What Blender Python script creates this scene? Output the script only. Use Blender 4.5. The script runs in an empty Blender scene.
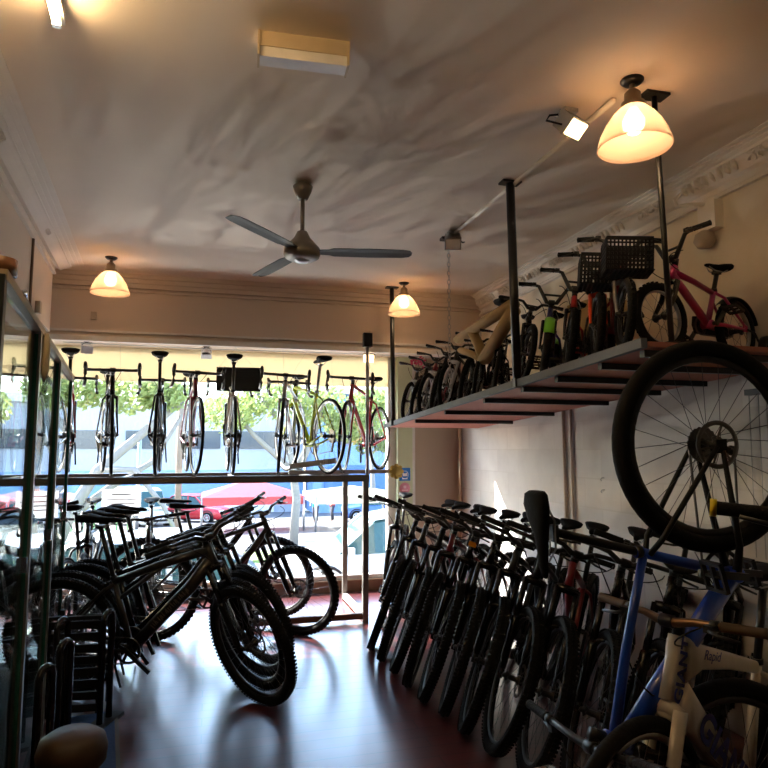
import bpy, math, random
from mathutils import Vector as V, Matrix as M, Euler
random.seed(7)
sc = bpy.context.scene
COL = sc.collection
R_ = math.radians

# ---------------------------------------------------------------- materials
def nodes(name):
    m = bpy.data.materials.new(name); m.use_nodes = True
    nt = m.node_tree; b = nt.nodes['Principled BSDF']
    return m, nt, b
def mat(name, col, rough=.5, metal=0., var=.12, scale=18., bump=0., spec=.5, coat=0.):
    m, nt, b = nodes(name); N = nt.nodes; L = nt.links
    tc = N.new('ShaderNodeTexCoord'); nz = N.new('ShaderNodeTexNoise'); nz.inputs['Scale'].default_value = scale
    nz.inputs['Detail'].default_value = 4
    L.new(tc.outputs['Object'], nz.inputs['Vector'])
    mx = N.new('ShaderNodeMix'); mx.data_type = 'RGBA'
    c = tuple(col[:3])
    mx.inputs['A'].default_value = tuple(max(0, x*(1-var)) for x in c)+(1,)
    mx.inputs['B'].default_value = tuple(min(1, x*(1+var)) for x in c)+(1,)
    L.new(nz.outputs['Fac'], mx.inputs['Factor']); L.new(mx.outputs['Result'], b.inputs['Base Color'])
    b.inputs['Roughness'].default_value = rough; b.inputs['Metallic'].default_value = metal
    b.inputs['Specular IOR Level'].default_value = spec
    if coat: b.inputs['Coat Weight'].default_value = coat; b.inputs['Coat Roughness'].default_value = .1
    if bump:
        bp = N.new('ShaderNodeBump'); bp.inputs['Strength'].default_value = bump; bp.inputs['Distance'].default_value = .01
        L.new(nz.outputs['Fac'], bp.inputs['Height']); L.new(bp.outputs['Normal'], b.inputs['Normal'])
    return m
def glassmat(name, tint=(1,1,1), refl=.06, rough=0.):
    m, nt, b = nodes(name); N = nt.nodes; L = nt.links; N.remove(b)
    t = N.new('ShaderNodeBsdfTransparent'); t.inputs['Color'].default_value = tint+(1,)
    g = N.new('ShaderNodeBsdfGlossy'); g.inputs['Roughness'].default_value = rough
    fr = N.new('ShaderNodeLayerWeight'); fr.inputs['Blend'].default_value = .5
    pw = N.new('ShaderNodeMath'); pw.operation = 'POWER'; pw.inputs[1].default_value = 5.; L.new(fr.outputs['Facing'], pw.inputs[0])
    ad = N.new('ShaderNodeMath'); ad.operation = 'MULTIPLY_ADD'; ad.inputs[1].default_value = .9-refl; ad.inputs[2].default_value = refl
    L.new(pw.outputs[0], ad.inputs[0])
    mx = N.new('ShaderNodeMixShader'); L.new(ad.outputs[0], mx.inputs[0]); L.new(t.outputs[0], mx.inputs[1]); L.new(g.outputs[0], mx.inputs[2])
    L.new(mx.outputs[0], N['Material Output'].inputs['Surface'])
    return m
def emit(name, col, s):
    m, nt, b = nodes(name)
    b.inputs['Base Color'].default_value = col+(1,); b.inputs['Emission Color'].default_value = col+(1,); b.inputs['Emission Strength'].default_value = s
    return m
def translucent(name, col, mixf=.5, extra=0.):
    m, nt, b = nodes(name); N = nt.nodes; L = nt.links
    b.inputs['Base Color'].default_value = col+(1,); b.inputs['Roughness'].default_value = .35
    t = N.new('ShaderNodeBsdfTranslucent'); t.inputs['Color'].default_value = col+(1,)
    mx = N.new('ShaderNodeMixShader'); mx.inputs[0].default_value = mixf
    L.new(b.outputs[0], mx.inputs[1]); L.new(t.outputs[0], mx.inputs[2])
    out = mx
    if extra:
        tr = N.new('ShaderNodeBsdfTransparent'); m2 = N.new('ShaderNodeMixShader'); m2.inputs[0].default_value = extra
        L.new(mx.outputs[0], m2.inputs[1]); L.new(tr.outputs[0], m2.inputs[2]); out = m2
    L.new(out.outputs[0], N['Material Output'].inputs['Surface'])
    return m

MT = {}
MT['rubber'] = mat('rubber', (.006,.006,.0065), .75, bump=.3, scale=60, spec=.18)
MT['blackpaint'] = mat('black paint', (.008,.008,.010), .25, spec=.45)
MT['blackmatte'] = mat('matte black', (.009,.009,.010), .5, spec=.25)
MT['blackmetal'] = mat('black metal', (.012,.012,.013), .34, spec=.5)
MT['saddle'] = mat('saddle vinyl', (.007,.007,.008), .75, bump=.15, scale=80, spec=.12)
MT['grip'] = mat('rubber grip', (.009,.009,.010), .7, spec=.25, bump=.5, scale=120)
MT['chrome'] = mat('chrome', (.75,.75,.77), .18, 1.)
MT['steel'] = mat('steel', (.45,.46,.48), .33, .9)
MT['spoke'] = mat('spoke steel', (.10,.10,.11), .35, .9)
MT['rimblack'] = mat('black rim', (.010,.010,.011), .35)
MT['rimgrey'] = mat('grey rim', (.35,.36,.38), .3, .8)
MT['cassette'] = mat('cassette steel', (.16,.15,.14), .35, .9)
MT['gunmetal'] = mat('gunmetal paint', (.035,.032,.03), .33)
MT['cardboard'] = mat('cardboard wrap', (.42,.29,.13), .8, bump=.2)
MT['white'] = mat('white paint', (.78,.76,.72), .35, coat=.3)
MT['pearl'] = mat('cream white paint', (.72,.66,.58), .38, coat=.3)
MT['red'] = mat('red paint', (.42,.015,.02), .3, coat=.4)
MT['darkred'] = mat('dark red paint', (.22,.012,.02), .3, coat=.4)
MT['lime'] = mat('lime paint', (.50,.62,.04), .35, coat=.3)
MT['green'] = mat('bright green plastic', (.16,.55,.03), .4)
MT['orange'] = mat('orange red plastic', (.85,.08,.015), .4)
MT['magenta'] = mat('magenta paint', (.40,.015,.13), .32, coat=.4)
MT['navy'] = mat('navy paint', (.015,.025,.16), .3, coat=.4)
MT['blue'] = mat('blue paint', (.012,.07,.50), .3, coat=.4)
MT['silver'] = mat('silver paint', (.52,.54,.57), .28, .7)
MT['yellow'] = mat('yellow collar', (.90,.74,.03), .45)
MT['bluetext'] = mat('dark blue lettering', (.02,.035,.26), .4)
MT['greytext'] = mat('grey lettering', (.20,.18,.16), .4)
MT['tanbar'] = mat('bronze bar', (.22,.13,.07), .3, .7)
MT['browngrip'] = mat('brown grip', (.07,.04,.022), .6)
MT['pink'] = mat('pink petals', (.60,.06,.16), .7)

# ---------------------------------------------------------------- mesh builder
class MB:
    def __init__(s): s.v = []; s.f = []; s.sm = []
    def add(s, vs, fs, smooth=False):
        b = len(s.v); s.v += [tuple(x) for x in vs]
        for f in fs: s.f.append(tuple(b+i for i in f)); s.sm.append(smooth)
    def box(s, c, d, rot=None):
        vs = []
        for x in (-1,1):
            for y in (-1,1):
                for z in (-1,1):
                    p = V((x*d[0]/2, y*d[1]/2, z*d[2]/2))
                    if rot is not None: p = rot @ p
                    vs.append(p+V(c))
        s.add(vs, [(0,1,3,2),(4,6,7,5),(0,4,5,1),(2,3,7,6),(0,2,6,4),(1,5,7,3)])
        return s
    def bar(s, a, b, w, h, ref=(0,0,1)):
        a = V(a); b = V(b); t = (b-a); L = t.length; t.normalize()
        r = V(ref)
        if abs(r.dot(t)) > .98: r = V((1,0,0))
        side = t.cross(r).normalized(); up = side.cross(t)
        rot = M((t, side, up)).transposed()
        return s.box((a+b)/2, (L, w, h), rot)
    def tube(s, pts, r, n=8, ref=(0,1,0), flat=None, cap=True, power=2., closed=False, smooth=True):
        pts = [V(p) for p in pts]; k = len(pts); ring = []
        if not isinstance(r, (list, tuple)): r = [r]*k
        for i, p in enumerate(pts):
            if closed: t = pts[(i+1) % k]-pts[i-1]
            else: t = pts[min(i+1, k-1)]-pts[max(i-1, 0)]
            t.normalize(); rf = V(ref)
            if abs(rf.dot(t)) > .97: rf = V((1,0,0)) if abs(t.x) < .8 else V((0,0,1))
            side = (rf-t*rf.dot(t)).normalized(); up = t.cross(side)
            a, b = (r[i], r[i]) if flat is None else (r[i]*flat[0], r[i]*flat[1])
            for j in range(n):
                th = 2*math.pi*(j+.5)/n; c, q = math.cos(th), math.sin(th)
                c = math.copysign(abs(c)**(2/power), c); q = math.copysign(abs(q)**(2/power), q)
                ring.append(p+side*(a*c)+up*(b*q))
        fs = []
        for i in range(k if closed else k-1):
            i2 = (i+1) % k
            for j in range(n):
                j2 = (j+1) % n; fs.append((i*n+j, i*n+j2, i2*n+j2, i2*n+j))
        if cap and not closed:
            fs.append(tuple(range(n-1, -1, -1))); fs.append(tuple((k-1)*n+j for j in range(n)))
        s.add(ring, fs, smooth); return s
    def ringy(s, c, R, prof, n=48, axis='y'):
        """closed profile [(dr, dw)] swept round axis"""
        vs = []; m = len(prof)
        for i in range(n):
            a = 2*math.pi*i/n; ca, sa = math.cos(a), math.sin(a)
            for dr, dw in prof:
                rr = R+dr
                if axis == 'y': vs.append((c[0]+rr*ca, c[1]+dw, c[2]+rr*sa))
                elif axis == 'x': vs.append((c[0]+dw, c[1]+rr*ca, c[2]+rr*sa))
                else: vs.append((c[0]+rr*ca, c[1]+rr*sa, c[2]+dw))
        fs = [(i*m+j, i*m+(j+1) % m, ((i+1) % n)*m+(j+1) % m, ((i+1) % n)*m+j) for i in range(n) for j in range(m)]
        s.add(vs, fs, True); return s
    def lathe(s, c, prof, n=24, axis='z', cap=True):
        """open profile [(r, h)]"""
        vs = []; m = len(prof)
        for i in range(n):
            a = 2*math.pi*i/n; ca, sa = math.cos(a), math.sin(a)
            for r, h in prof:
                if axis == 'z': vs.append((c[0]+r*ca, c[1]+r*sa, c[2]+h))
                elif axis == 'y': vs.append((c[0]+r*ca, c[1]+h, c[2]+r*sa))
                else: vs.append((c[0]+h, c[1]+r*ca, c[2]+r*sa))
        fs = [(i*m+j, ((i+1) % n)*m+j, ((i+1) % n)*m+j+1, i*m+j+1) for i in range(n) for j in range(m-1)]
        if cap:
            if prof[0][0] > 1e-5: fs.append(tuple(i*m for i in range(n)))
            if prof[-1][0] > 1e-5: fs.append(tuple(i*m+m-1 for i in range(n-1, -1, -1)))
        s.add(vs, fs, True); return s
    def prism(s, poly, a, b, axis='y', smooth=False):
        """polygon of 2D points extruded along an axis"""
        def P(p, h): return {'y': (p[0], h, p[1]), 'x': (h, p[0], p[1]), 'z': (p[0], p[1], h)}[axis]
        n = len(poly); vs = [P(p, a) for p in poly]+[P(p, b) for p in poly]
        s.add(vs, [tuple(range(n)), tuple(range(2*n-1, n-1, -1))]+[(i, (i+1) % n, n+(i+1) % n, n+i) for i in range(n)], smooth)
        return s
    def loft(s, rings, cap=True, smooth=True):
        n = len(rings[0]); vs = [p for r in rings for p in r]; k = len(rings)
        fs = [(i*n+j, i*n+(j+1) % n, (i+1)*n+(j+1) % n, (i+1)*n+j) for i in range(k-1) for j in range(n)]
        if cap: fs += [tuple(range(n-1, -1, -1)), tuple((k-1)*n+j for j in range(n))]
        s.add(vs, fs, smooth); return s
    def mesh(s, name):
        me = bpy.data.meshes.new(name); me.from_pydata(s.v, [], s.f); me.validate(); 
        if len(me.polygons) == len(s.sm): me.polygons.foreach_set('use_smooth', s.sm)
        import bmesh
        bm = bmesh.new(); bm.from_mesh(me); bmesh.ops.recalc_face_normals(bm, faces=bm.faces); bm.to_mesh(me); bm.free()
        me.materials.append(MT['blackmatte'])
        return me

def link(name, me, m, parent=None):
    o = bpy.data.objects.new(name, me); COL.objects.link(o)
    if m is not None:
        m = MT[m] if isinstance(m, str) else m
        o.material_slots[0].link = 'OBJECT'; o.material_slots[0].material = m
    if parent is not None: o.parent = parent
    return o
def obj(name, mb, m, parent=None): return link(name, mb.mesh(name), m, parent)
def tag(o, label, cat, group=None, kind=None):
    if label: o['label'] = label
    if cat: o['category'] = cat
    if group: o['group'] = group
    if kind: o['kind'] = kind
    return o
def empty(name, loc, label, cat, group=None, rz=0.):
    o = bpy.data.objects.new(name, None); o.empty_display_size = .1; COL.objects.link(o)
    o.location = loc; o.rotation_euler = (0, 0, rz)
    return tag(o, label, cat, group)
def struct(name, mb, m, parent=None):
    o = obj(name, mb, m, parent)
    if parent is None: o['kind'] = 'structure'
    return o

# ---------------------------------------------------------------- bicycles
BASE = dict(R=.365, tr=.028, wb=1.15, ha=67, ht=.12, a2c=.51, off=.045, drop=.045, cs=.44, sa=74, st=.43, sh=.70,
            barw=.76, rise=.03, stem=.055, bar='flat', susp=True, knob=True, tube=1., disc=True, spokes=28, saddle=1.,
            ttdrop=.03, power=2., crank=.17, ring=.075)
SPEC = {
 'mtb': {},
 'row': dict(knob='fine', pedals=False),
 'trail': dict(knob='fine', pedals=False, tube=1.35, sh=.74, wb=1.18),
 'enduro': dict(split=True, st=.36, sh=.66, tube=1.25, ttk=.72, knob=False, tr=.03, a2c=.42, ht=.10, rise=.01, stem=.04),
 'road': dict(R=.338, tr=.013, wb=.99, ha=73, ht=.15, a2c=.37, drop=.07, cs=.41, sa=73.5, st=.50, sh=.66, barw=.42, rise=0, stem=.09,
              bar='drop', susp=False, knob=False, disc=False, spokes=24, tube=.85, ttdrop=.0, ring=.1, pedals=False),
 'roadtall': dict(R=.338, tr=.013, wb=.99, ha=73, ht=.15, a2c=.37, drop=.07, cs=.41, sa=73.5, st=.50, sh=.75, barw=.42, rise=0, stem=.09,
              bar='drop', susp=False, knob=False, disc=False, spokes=24, tube=.85, ttdrop=.0, ring=.1, pedals=False),
 'hybrid': dict(R=.345, tr=.018, wb=1.05, ha=71, ht=.14, a2c=.42, drop=.06, cs=.43, st=.46, sh=.72, barw=.60, rise=.01, stem=.08, susp=False, knob=False, spokes=28, tube=1.),
 'rapid': dict(R=.345, tr=.025, wb=1.03, ha=71, ht=.20, a2c=.385, drop=.06, cs=.43, st=.46, sh=.72, barw=.58, rise=.012, stem=.07, susp=False, knob=False, disc=False, spokes=28, tube=1.55, power=3.6, ttdrop=.035),
 'kid': dict(R=.205, tr=.026, wb=.76, ha=69, ht=.09, a2c=.255, off=.03, drop=-.01, cs=.30, sa=69, st=.24, sh=.36, barw=.50, rise=.13, stem=.035,
             susp=False, disc=False, spokes=16, tube=.95, crank=.10, ring=.055, saddle=.85),
 'junior': dict(R=.26, tr=.026, wb=.92, ha=69, ht=.10, a2c=.33, off=.035, drop=0, cs=.37, sa=71, st=.32, sh=.50, barw=.56, rise=.06, stem=.04,
             susp=True, disc=False, spokes=20, tube=.95, crank=.13, ring=.06, saddle=.95),
}
for k in SPEC: SPEC[k] = dict(BASE, **SPEC[k])

class Geo: pass
def geometry(S):
    g = Geo(); a = R_(S['ha']); g.u = V((-math.cos(a), 0, math.sin(a))); g.n = V((math.sin(a), 0, math.cos(a)))
    g.Fa = V((S['wb']/2, 0, S['R'])); g.Ra = V((-S['wb']/2, 0, S['R']))
    g.P = g.Fa-g.n*S['off']; g.crown = g.P+g.u*S['a2c']
    g.hb = g.crown+g.u*.012; g.htop = g.hb+g.u*S['ht']
    g.BB = V((g.Ra.x+math.sqrt(S['cs']**2-S['drop']**2), 0, S['R']-S['drop']))
    t = R_(S['sa']); g.sd = V((-math.cos(t), 0, math.sin(t)))
    g.SC = g.BB+g.sd*S['st']; g.sp = g.BB+g.sd*S['sh']
    g.clamp = g.htop+g.u*.035+g.n*S['stem']+V((0, 0, S['rise']))
    return g

def saddle_mb(c, k=1., tilt=0.):
    mb = MB(); rings = []
    st = [(-.135,.045,.028,.006), (-.125,.066,.04,.012), (-.09,.074,.045,.014), (-.04,.060,.04,.008), (.0,.036,.034,.002), (.05,.022,.028,0), (.10,.018,.024,.0), (.13,.014,.018,-.004), (.14,.007,.01,-.008)]
    for x, w, h, z in st:
        ring = []
        for j in range(12):
            th = 2*math.pi*j/12; cc, ss = math.cos(th), math.sin(th)
            y = w*math.copysign(abs(cc)**.8, cc); zz = z+(h*.35*abs(ss) if ss > 0 else -h*.8*abs(ss)**.7)
            if ss < 0: y *= .75+.25*abs(cc)
            ring.append(V(c)+V((x*k, y*k, zz*k+.045*k)))
        rings.append(ring)
    return mb.loft(rings)
def wheel_meshes(S, c, rear, key):
    out = {}; R, tr = S['R'], S['tr']; kids = S['R'] < .3
    n = 12
    prof = [(tr*math.cos(2*math.pi*j/n)-tr, tr*math.sin(2*math.pi*j/n)) for j in range(n)]
    mb = MB().ringy(c, R, prof, 56)
    if S['knob']:
        K = 60 if not kids else 36
        if S['knob'] == 'fine': K = 100
        for i in range(K):
            for w, off, rr in ((.3, .0, .001), (.32, .5, -.006), (-.32, .5, -.006)) if not kids else ((.3, 0., .001),):
                a = 2*math.pi*(i+off)/K
                t = V((-math.sin(a), 0, math.cos(a))); rd = V((math.cos(a), 0, math.sin(a)))
                y = 0 if rr > 0 else math.copysign(tr*.72, w)
                rot = M((rd, V((0, 1, 0)), t)).transposed()
                mb.box(V(c)+rd*(R+rr)+V((0, y, 0)), (.009 if S['knob'] != 'fine' else .004, tr*.55, R*(.055 if S['knob'] != 'fine' else .034)), rot)
    out['tyre'] = mb.mesh('tyre '+key)
    Rr = R-2*tr+.008; d = .016 if S['knob'] else .024; w = .013 if S['knob'] else .010
    if kids: d = .012; w = .014
    out['rim'] = MB().ringy(c, Rr, [(0, -w), (0, w), (-d, w*.7), (-d-.004, 0), (-d, -w*.7)], 48).mesh('rim '+key)
    mb = MB(); N = S['spokes']; hw = .032; Rb = Rr-d
    for i in range(N):
        a = 2*math.pi*i/N; side = 1 if i % 2 else -1; cr = (.45 if (i//2) % 2 else -.45)
        p0 = V(c)+V((.022*math.cos(a+cr*2.4), side*hw, .022*math.sin(a+cr*2.4)))
        p1 = V(c)+V((Rb*math.cos(a), 0, Rb*math.sin(a)))
        mb.tube([p0, p1], .0013, 3, cap=False)
    out['spokes'] = mb.mesh('spokes '+key)
    hb = [(0.006, -.055), (.012, -.05), (.012, -.04), (.026, -.034), (.026, -.03), (.014, -.02), (.014, .02), (.026, .03), (.026, .034), (.012, .04), (.012, .05), (.006, .055)]
    if rear: hb = [(x*1.15, y*1.15) for x, y in hb]
    out['hub'] = MB().lathe(c, hb, 16, 'y').mesh('hub '+key)
    if S['disc']:
        mb = MB(); y = .042
        mb.ringy((c[0], c[1]+y, c[2]), .082, [(0, -.001), (0, .001), (-.016, .001), (-.016, -.001)], 36)
        for i in range(6):
            a = i*math.pi/3; mb.bar(V(c)+V((.02*math.cos(a), y, .02*math.sin(a))), V(c)+V((.07*math.cos(a+.35), y, .07*math.sin(a+.35))), .007, .002, (0, 1, 0))
        out['disc_rotor'] = mb.mesh('disc rotor '+key)
    if rear:
        mb = MB(); y = -.03
        for i in range(6 if not kids else 1):
            r = (.062-i*.008) if not kids else .032
            pts = []
            for j in range(40):
                q = 2*math.pi*j/40; rr = r+(.0022 if j % 2 else -.0022); pts.append((rr*math.cos(q)+c[0], rr*math.sin(q)+c[2]))
            mb.prism(pts, c[1]+y-i*.006-.0012, c[1]+y-i*.006+.0012, 'y')
        out['cassette'] = mb.mesh('cassette '+key)
    return out

GC = {}
def bike_meshes(key):
    if key in GC: return GC[key]
    S = SPEC[key]; g = geometry(S); o = {}; k = S['tube']; pw = S['power']; nn = 12 if pw == 2 else 20
    kids = S['R'] < .3
    # frame
    mb = MB()
    tt0 = g.htop-g.u*S['ttdrop']*1.2; dt0 = g.hb+g.u*.03
    sdr = g.SC-g.sd*.02
    mb.tube([g.hb, (g.hb+g.htop)/2, g.htop], [.024*max(1, k*.85), .021*max(1, k*.85), .023*max(1, k*.8)], nn, flat=(.92, 1.1), power=pw if pw == 2 else 2.6)
    if pw > 2: mb.tube([tt0+V((-.01,0,-.03)), tt0+(sdr-tt0)*.25+V((0,0,-.008)), tt0+(sdr-tt0)*.6, sdr], [.046*1.3, .026*1.25, .019*1.2, .017], nn, flat=(.78, 1.25), power=pw)
    else: mb.tube([tt0, tt0+(sdr-tt0)*.5+V((0, 0, .008)), sdr], [.021*k*S.get('ttk', 1), .018*k*S.get('ttk', 1), .016*k*S.get('ttk', 1)], nn, flat=(1.05, .95))
    if pw > 2: mb.tube([dt0+V((-.005,0,-.02)), dt0+(g.BB-dt0)*.3, g.BB], [.042*1.45, .032*1.45, .026*1.3], nn, flat=(.8, 1.12), power=pw)
    else: mb.tube([dt0, dt0+(g.BB-dt0)*.3+V((.015, 0, -.01)) if key in ('mtb', 'trail') else dt0+(g.BB-dt0)*.3, g.BB], [.023*k, .025*k, .024*k], nn, flat=(.95, 1.12))
    mb.tube([g.BB, g.SC], [.018*max(1, k*.8), .0165], 12)
    mb.lathe(g.BB, [(.022, -.036), (.025, -.034), (.025, .034), (.022, .036)], 16, 'y')
    mb.lathe(g.SC, [(.02, -.012), (.02, .012)], 12, 'z')
    mbf = mb
    if S.get('split'): mb = MB()
    for s in (-1, 1):
        mb.tube([g.BB+V((-.01, s*.025, 0)), g.BB+V((-.10, s*(.038+S['tr']*.35), .0)), g.Ra+V((.02, s*.066, .0))], [.014*min(k,1.2), .012, .008], 8)
        top = g.SC-g.sd*(.035 if not kids else .02)
        mb.tube([top+V((0, s*.012, 0)), top+V((-.05, s*(.03+S['tr']*.4), -.03)), g.Ra+V((.005, s*.066, .02))], [.010, .0095, .008], 8)
        mb.box(g.Ra+V((.005, s*.066, .005)), (.045, .006, .04))
    if S.get('split'): o['rear_triangle'] = mb.mesh('rear triangle '+key); mb = mbf
    if key == 'trail':
        mb.tube([g.SC-g.sd*.13+V((0, 0, 0)), tt0+(sdr-tt0)*.45], .013, 8)
    o['frame'] = mb.mesh('frame '+key)
    # fork
    mb = MB()
    if S['susp']:
        sw = .052 if not kids else .045; L = S['a2c']
        mb.tube([g.crown+V((0, -sw, 0))-g.u*.01, g.crown-g.u*.004, g.crown+V((0, sw, 0))-g.u*.01], [.021, .026, .021], 10, ref=(1, 0, 0))
        mb.tube([g.crown, g.htop+g.u*.03], .0155, 10)
        for s in (-1, 1):
            a = g.crown+V((0, s*sw, 0)); b = g.P+V((0, s*sw, 0))
            mb.tube([a, a-g.u*L*.5], .0165, 10)
            mb.tube([a-g.u*L*.42, a-g.u*L*.46, b+g.u*.06, b-g.u*.02], [.021, .024, .021, .014], 10)
            mb.tube([b+g.u*.03, g.Fa+V((0, s*sw, 0))], [.017, .011], 8)
        a0 = g.crown-g.u*L*.44; 
        mb.tube([a0+V((0, -sw, 0)), a0+V((.025, -sw*.6, .035)), a0+V((.03, 0, .045)), a0+V((.025, sw*.6, .035)), a0+V((0, sw, 0))], .010, 8, ref=(1, 0, 0))
    else:
        sw = .03+S['tr']*.55; fk = 1.5 if pw > 2 else 1.
        mb.tube([g.crown, g.htop+g.u*.03], .0145, 10)
        mb.tube([g.crown+V((0, -sw, 0))-g.u*.02, g.crown, g.crown+V((0, sw, 0))-g.u*.02], [.014*fk, .019*fk, .014*fk], 10, ref=(1, 0, 0))
        for s in (-1, 1):
            a = g.crown+V((0, s*sw, 0))-g.u*.008; b = g.Fa+V((0, s*.046, 0))
            mb.tube([a, a*.55+(g.P+V((0, s*sw, 0)))*.45, b*.9+a*.1, b], [.0165*fk, .015*fk, .010*fk, .008], 10, flat=(.75, 1.25))
    o['fork'] = mb.mesh('fork '+key)
    for nm, c, rear in (('front', g.Fa, False), ('rear', g.Ra, True)):
        for p, me in wheel_meshes(S, c, rear, key+nm).items(): o[nm+'_'+p] = me
    # bar
    C = g.clamp; w = S['barw']/2; mb = MB(); gr = {}; lv = {}
    if S['bar'] == 'drop':
        for s in (-1, 1):
            pts = [C, C+V((0, s*(w-.05), 0)), C+V((.012, s*(w-.012), 0)), C+V((.05, s*w, 0)), C+V((.085, s*w, -.008)), C+V((.108, s*w, -.045)), C+V((.10, s*w, -.09)), C+V((.06, s*(w+.006), -.125)), C+V((.0, s*(w+.01), -.135))]
            mb.tube(pts, [.0145, .0125]+[.0145]*7, 9, ref=(0, .3, 1))
            h = MB().tube([C+V((.06, s*w, .005)), C+V((.105, s*w, .012)), C+V((.13, s*w, .04)), C+V((.128, s*w, .052))], [.016, .018, .014, .008], 8)
            h.tube([C+V((.128, s*w, .015)), C+V((.142, s*w, -.03)), C+V((.125, s*(w+.01), -.10))], [.008, .006, .005], 6)
            lv[s] = h.mesh('hood '+key); gr[s] = None
    else:
        rs = S['rise']; bend = .12 if rs > .1 else .08
        base = C-V((0, 0, rs))
        for s in (-1, 1):
            mb.tube([base, base+V((0, s*.035, 0)), base+V((-.008, s*(.05+bend*.45), rs*.9)), base+V((-.014, s*(.09+bend*.5), rs)), C+V((-.045, s*w, .004))], [.0155, .015, .0125, .0115, .011], 9, ref=(0, .3, 1))
            d = (C+V((-.045, s*w, .004))-(base+V((-.014, s*(.09+bend*.5), rs)))).normalized()
            e = C+V((-.045, s*w, .004)); L = .125 if not kids else .095
            gr[s] = MB().tube([e+d*.004, e, e-d*.01, e-d*(L-.008), e-d*L], [.008, .017, .0155, .0155, .0175], 10, ref=(1, 0, 0)).mesh('grip '+key)
            q = e-d*(L+.02)
            h = MB().tube([q-d*.012, q+d*.012], .0165, 8, ref=(1, 0, 0)); h.box(q+V((.022, 0, -.006)), (.035, .03, .022))
            h.tube([q+V((.035, 0, -.01)), q+d*.03+V((.05, 0, -.018)), q+d*.095+V((.045, 0, -.028))], [.007, .006, .005], 6, ref=(0, 0, 1))
            lv[s] = h.mesh('brake lever '+key)
        if kids: mb.tube([base+V((-.006, -.06, rs*.45)), base+V((-.006, .06, rs*.45))], .008, 8, ref=(0, 0, 1))
    o['handlebar'] = mb.mesh('bar '+key)
    o['grip'] = gr; o['lever'] = lv
    base = C-V((0, 0, S['rise']))
    st = MB().tube([g.htop+g.u*.03, base], [.017, .016], 10); st.tube([g.htop, g.htop+g.u*.05], .019, 10); st.lathe(base, [(.02, -.022), (.021, -.02), (.021, .02), (.02, .022)], 12, 'y')
    o['stem'] = st.mesh('stem '+key)
    # cables
    mb = MB()
    for s, e in ((-1, g.hb+V((0, -.02, 0))), (1, g.htop-g.u*.03+V((-.02, .022, 0)))):
        q = base+V((.03, s*w*.45, .01))
        pts = []
        for i in range(9):
            t = i/8; p = q*(1-t)**3+(q+V((.12, -s*.03, -.02)))*3*t*(1-t)**2+(e+V((.13, s*.02, .02)))*3*t*t*(1-t)+e*t**3; pts.append(p)
        mb.tube(pts, .0028, 5)
    o['cables'] = mb.mesh('cables '+key)
    # seat
    mb = MB().tube([g.SC-g.sd*.02, g.sp], .0145, 10); mb.box(g.sp+V((0, 0, .008)), (.05, .034, .02))
    mb.lathe(g.SC, [(.0205, -.008), (.0205, .012)], 12, 'z')
    o['seatpost'] = mb.mesh('seatpost '+key)
    o['saddle'] = saddle_mb(g.sp+V((.0, 0, .01)), S['saddle']).mesh('saddle '+key)
    mb = MB()
    for s in (-1, 1): mb.tube([g.sp+V((-.08, s*.03, .035)), g.sp+V((-.04, s*.022, .014)), g.sp+V((.05, s*.02, .014)), g.sp+V((.09, s*.008, .035))], .0035, 6)
    o['rails'] = mb.mesh('rails '+key)
    # drivetrain on right side (-y)
    B = g.BB; mb = MB(); y = -.045; r = S['ring']
    mb.ringy((B.x, y, B.z), r, [(.0, -.0015), (.003, 0), (.0, .0015), (-.012, .0015), (-.012, -.0015)], 36)
    for i in range(4):
        q = i*math.pi/2+.6; mb.bar((B.x, y, B.z), (B.x+(r-.008)*math.cos(q), y, B.z+(r-.008)*math.sin(q)), .018, .005, (0, 1, 0))
    mb.tube([B+V((0, -.06, 0)), B+V((0, .06, 0))], .012, 10, ref=(0, 0, 1))
    o['crankset'] = mb.mesh('crankset '+key)
    ang = -1.2; dv = V((math.cos(ang), 0, math.sin(ang))); o['arm'] = {}; o['pedal'] = {}
    for s in (-1, 1):
        d2 = dv*(-s); a = B+V((0, s*.06, 0)); e = a+d2*S['crank']+V((0, s*.012, 0))
        o['arm'][s] = MB().bar(a-d2*.012, e+d2*.012, .024, .013, (0, 1, 0)).mesh('crank arm '+key)
        p = e+V((0, s*.055, 0)); pm = MB()
        for dx in (-.042, .042): pm.box(p+V((dx, 0, 0)), (.012, .09, .016))
        for dy in (-.042, 0, .042): pm.box(p+V((0, dy, 0)), (.084, .010, .014))
        pm.tube([e, p+V((0, s*.03, 0))], .006, 6, ref=(0, 0, 1))
        o['pedal'][s] = pm.mesh('pedal '+key)
    # chain
    ra = .045 if not kids else .034; A = g.Ra; d = (B-A); L = d.length; d.normalize(); nrm = V((-d.z, 0, d.x))
    mb = MB(); pts = []
    for i in range(11): t = -math.pi/2+math.pi*i/10; pts.append(B+(d*math.cos(t)+nrm*math.sin(t))*r)
    for i in range(1, 8): t = i/8; pts.append((B+nrm*r)*(1-t)+(A+nrm*ra)*t)
    for i in range(11): t = math.pi/2+math.pi*i/10; pts.append(A+(d*math.cos(t)+nrm*math.sin(t))*ra)
    if not kids:
        pts += [A+V((.0, 0, -.07)), A+V((.02, 0, -.13)), A+V((.05, 0, -.135))]
    pts = [V((p.x, y, p.z)) for p in pts]
    mb.tube(pts, .005, 4, flat=(.7, 1.), closed=True)
    o['chain'] = mb.mesh('chain '+key)
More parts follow.
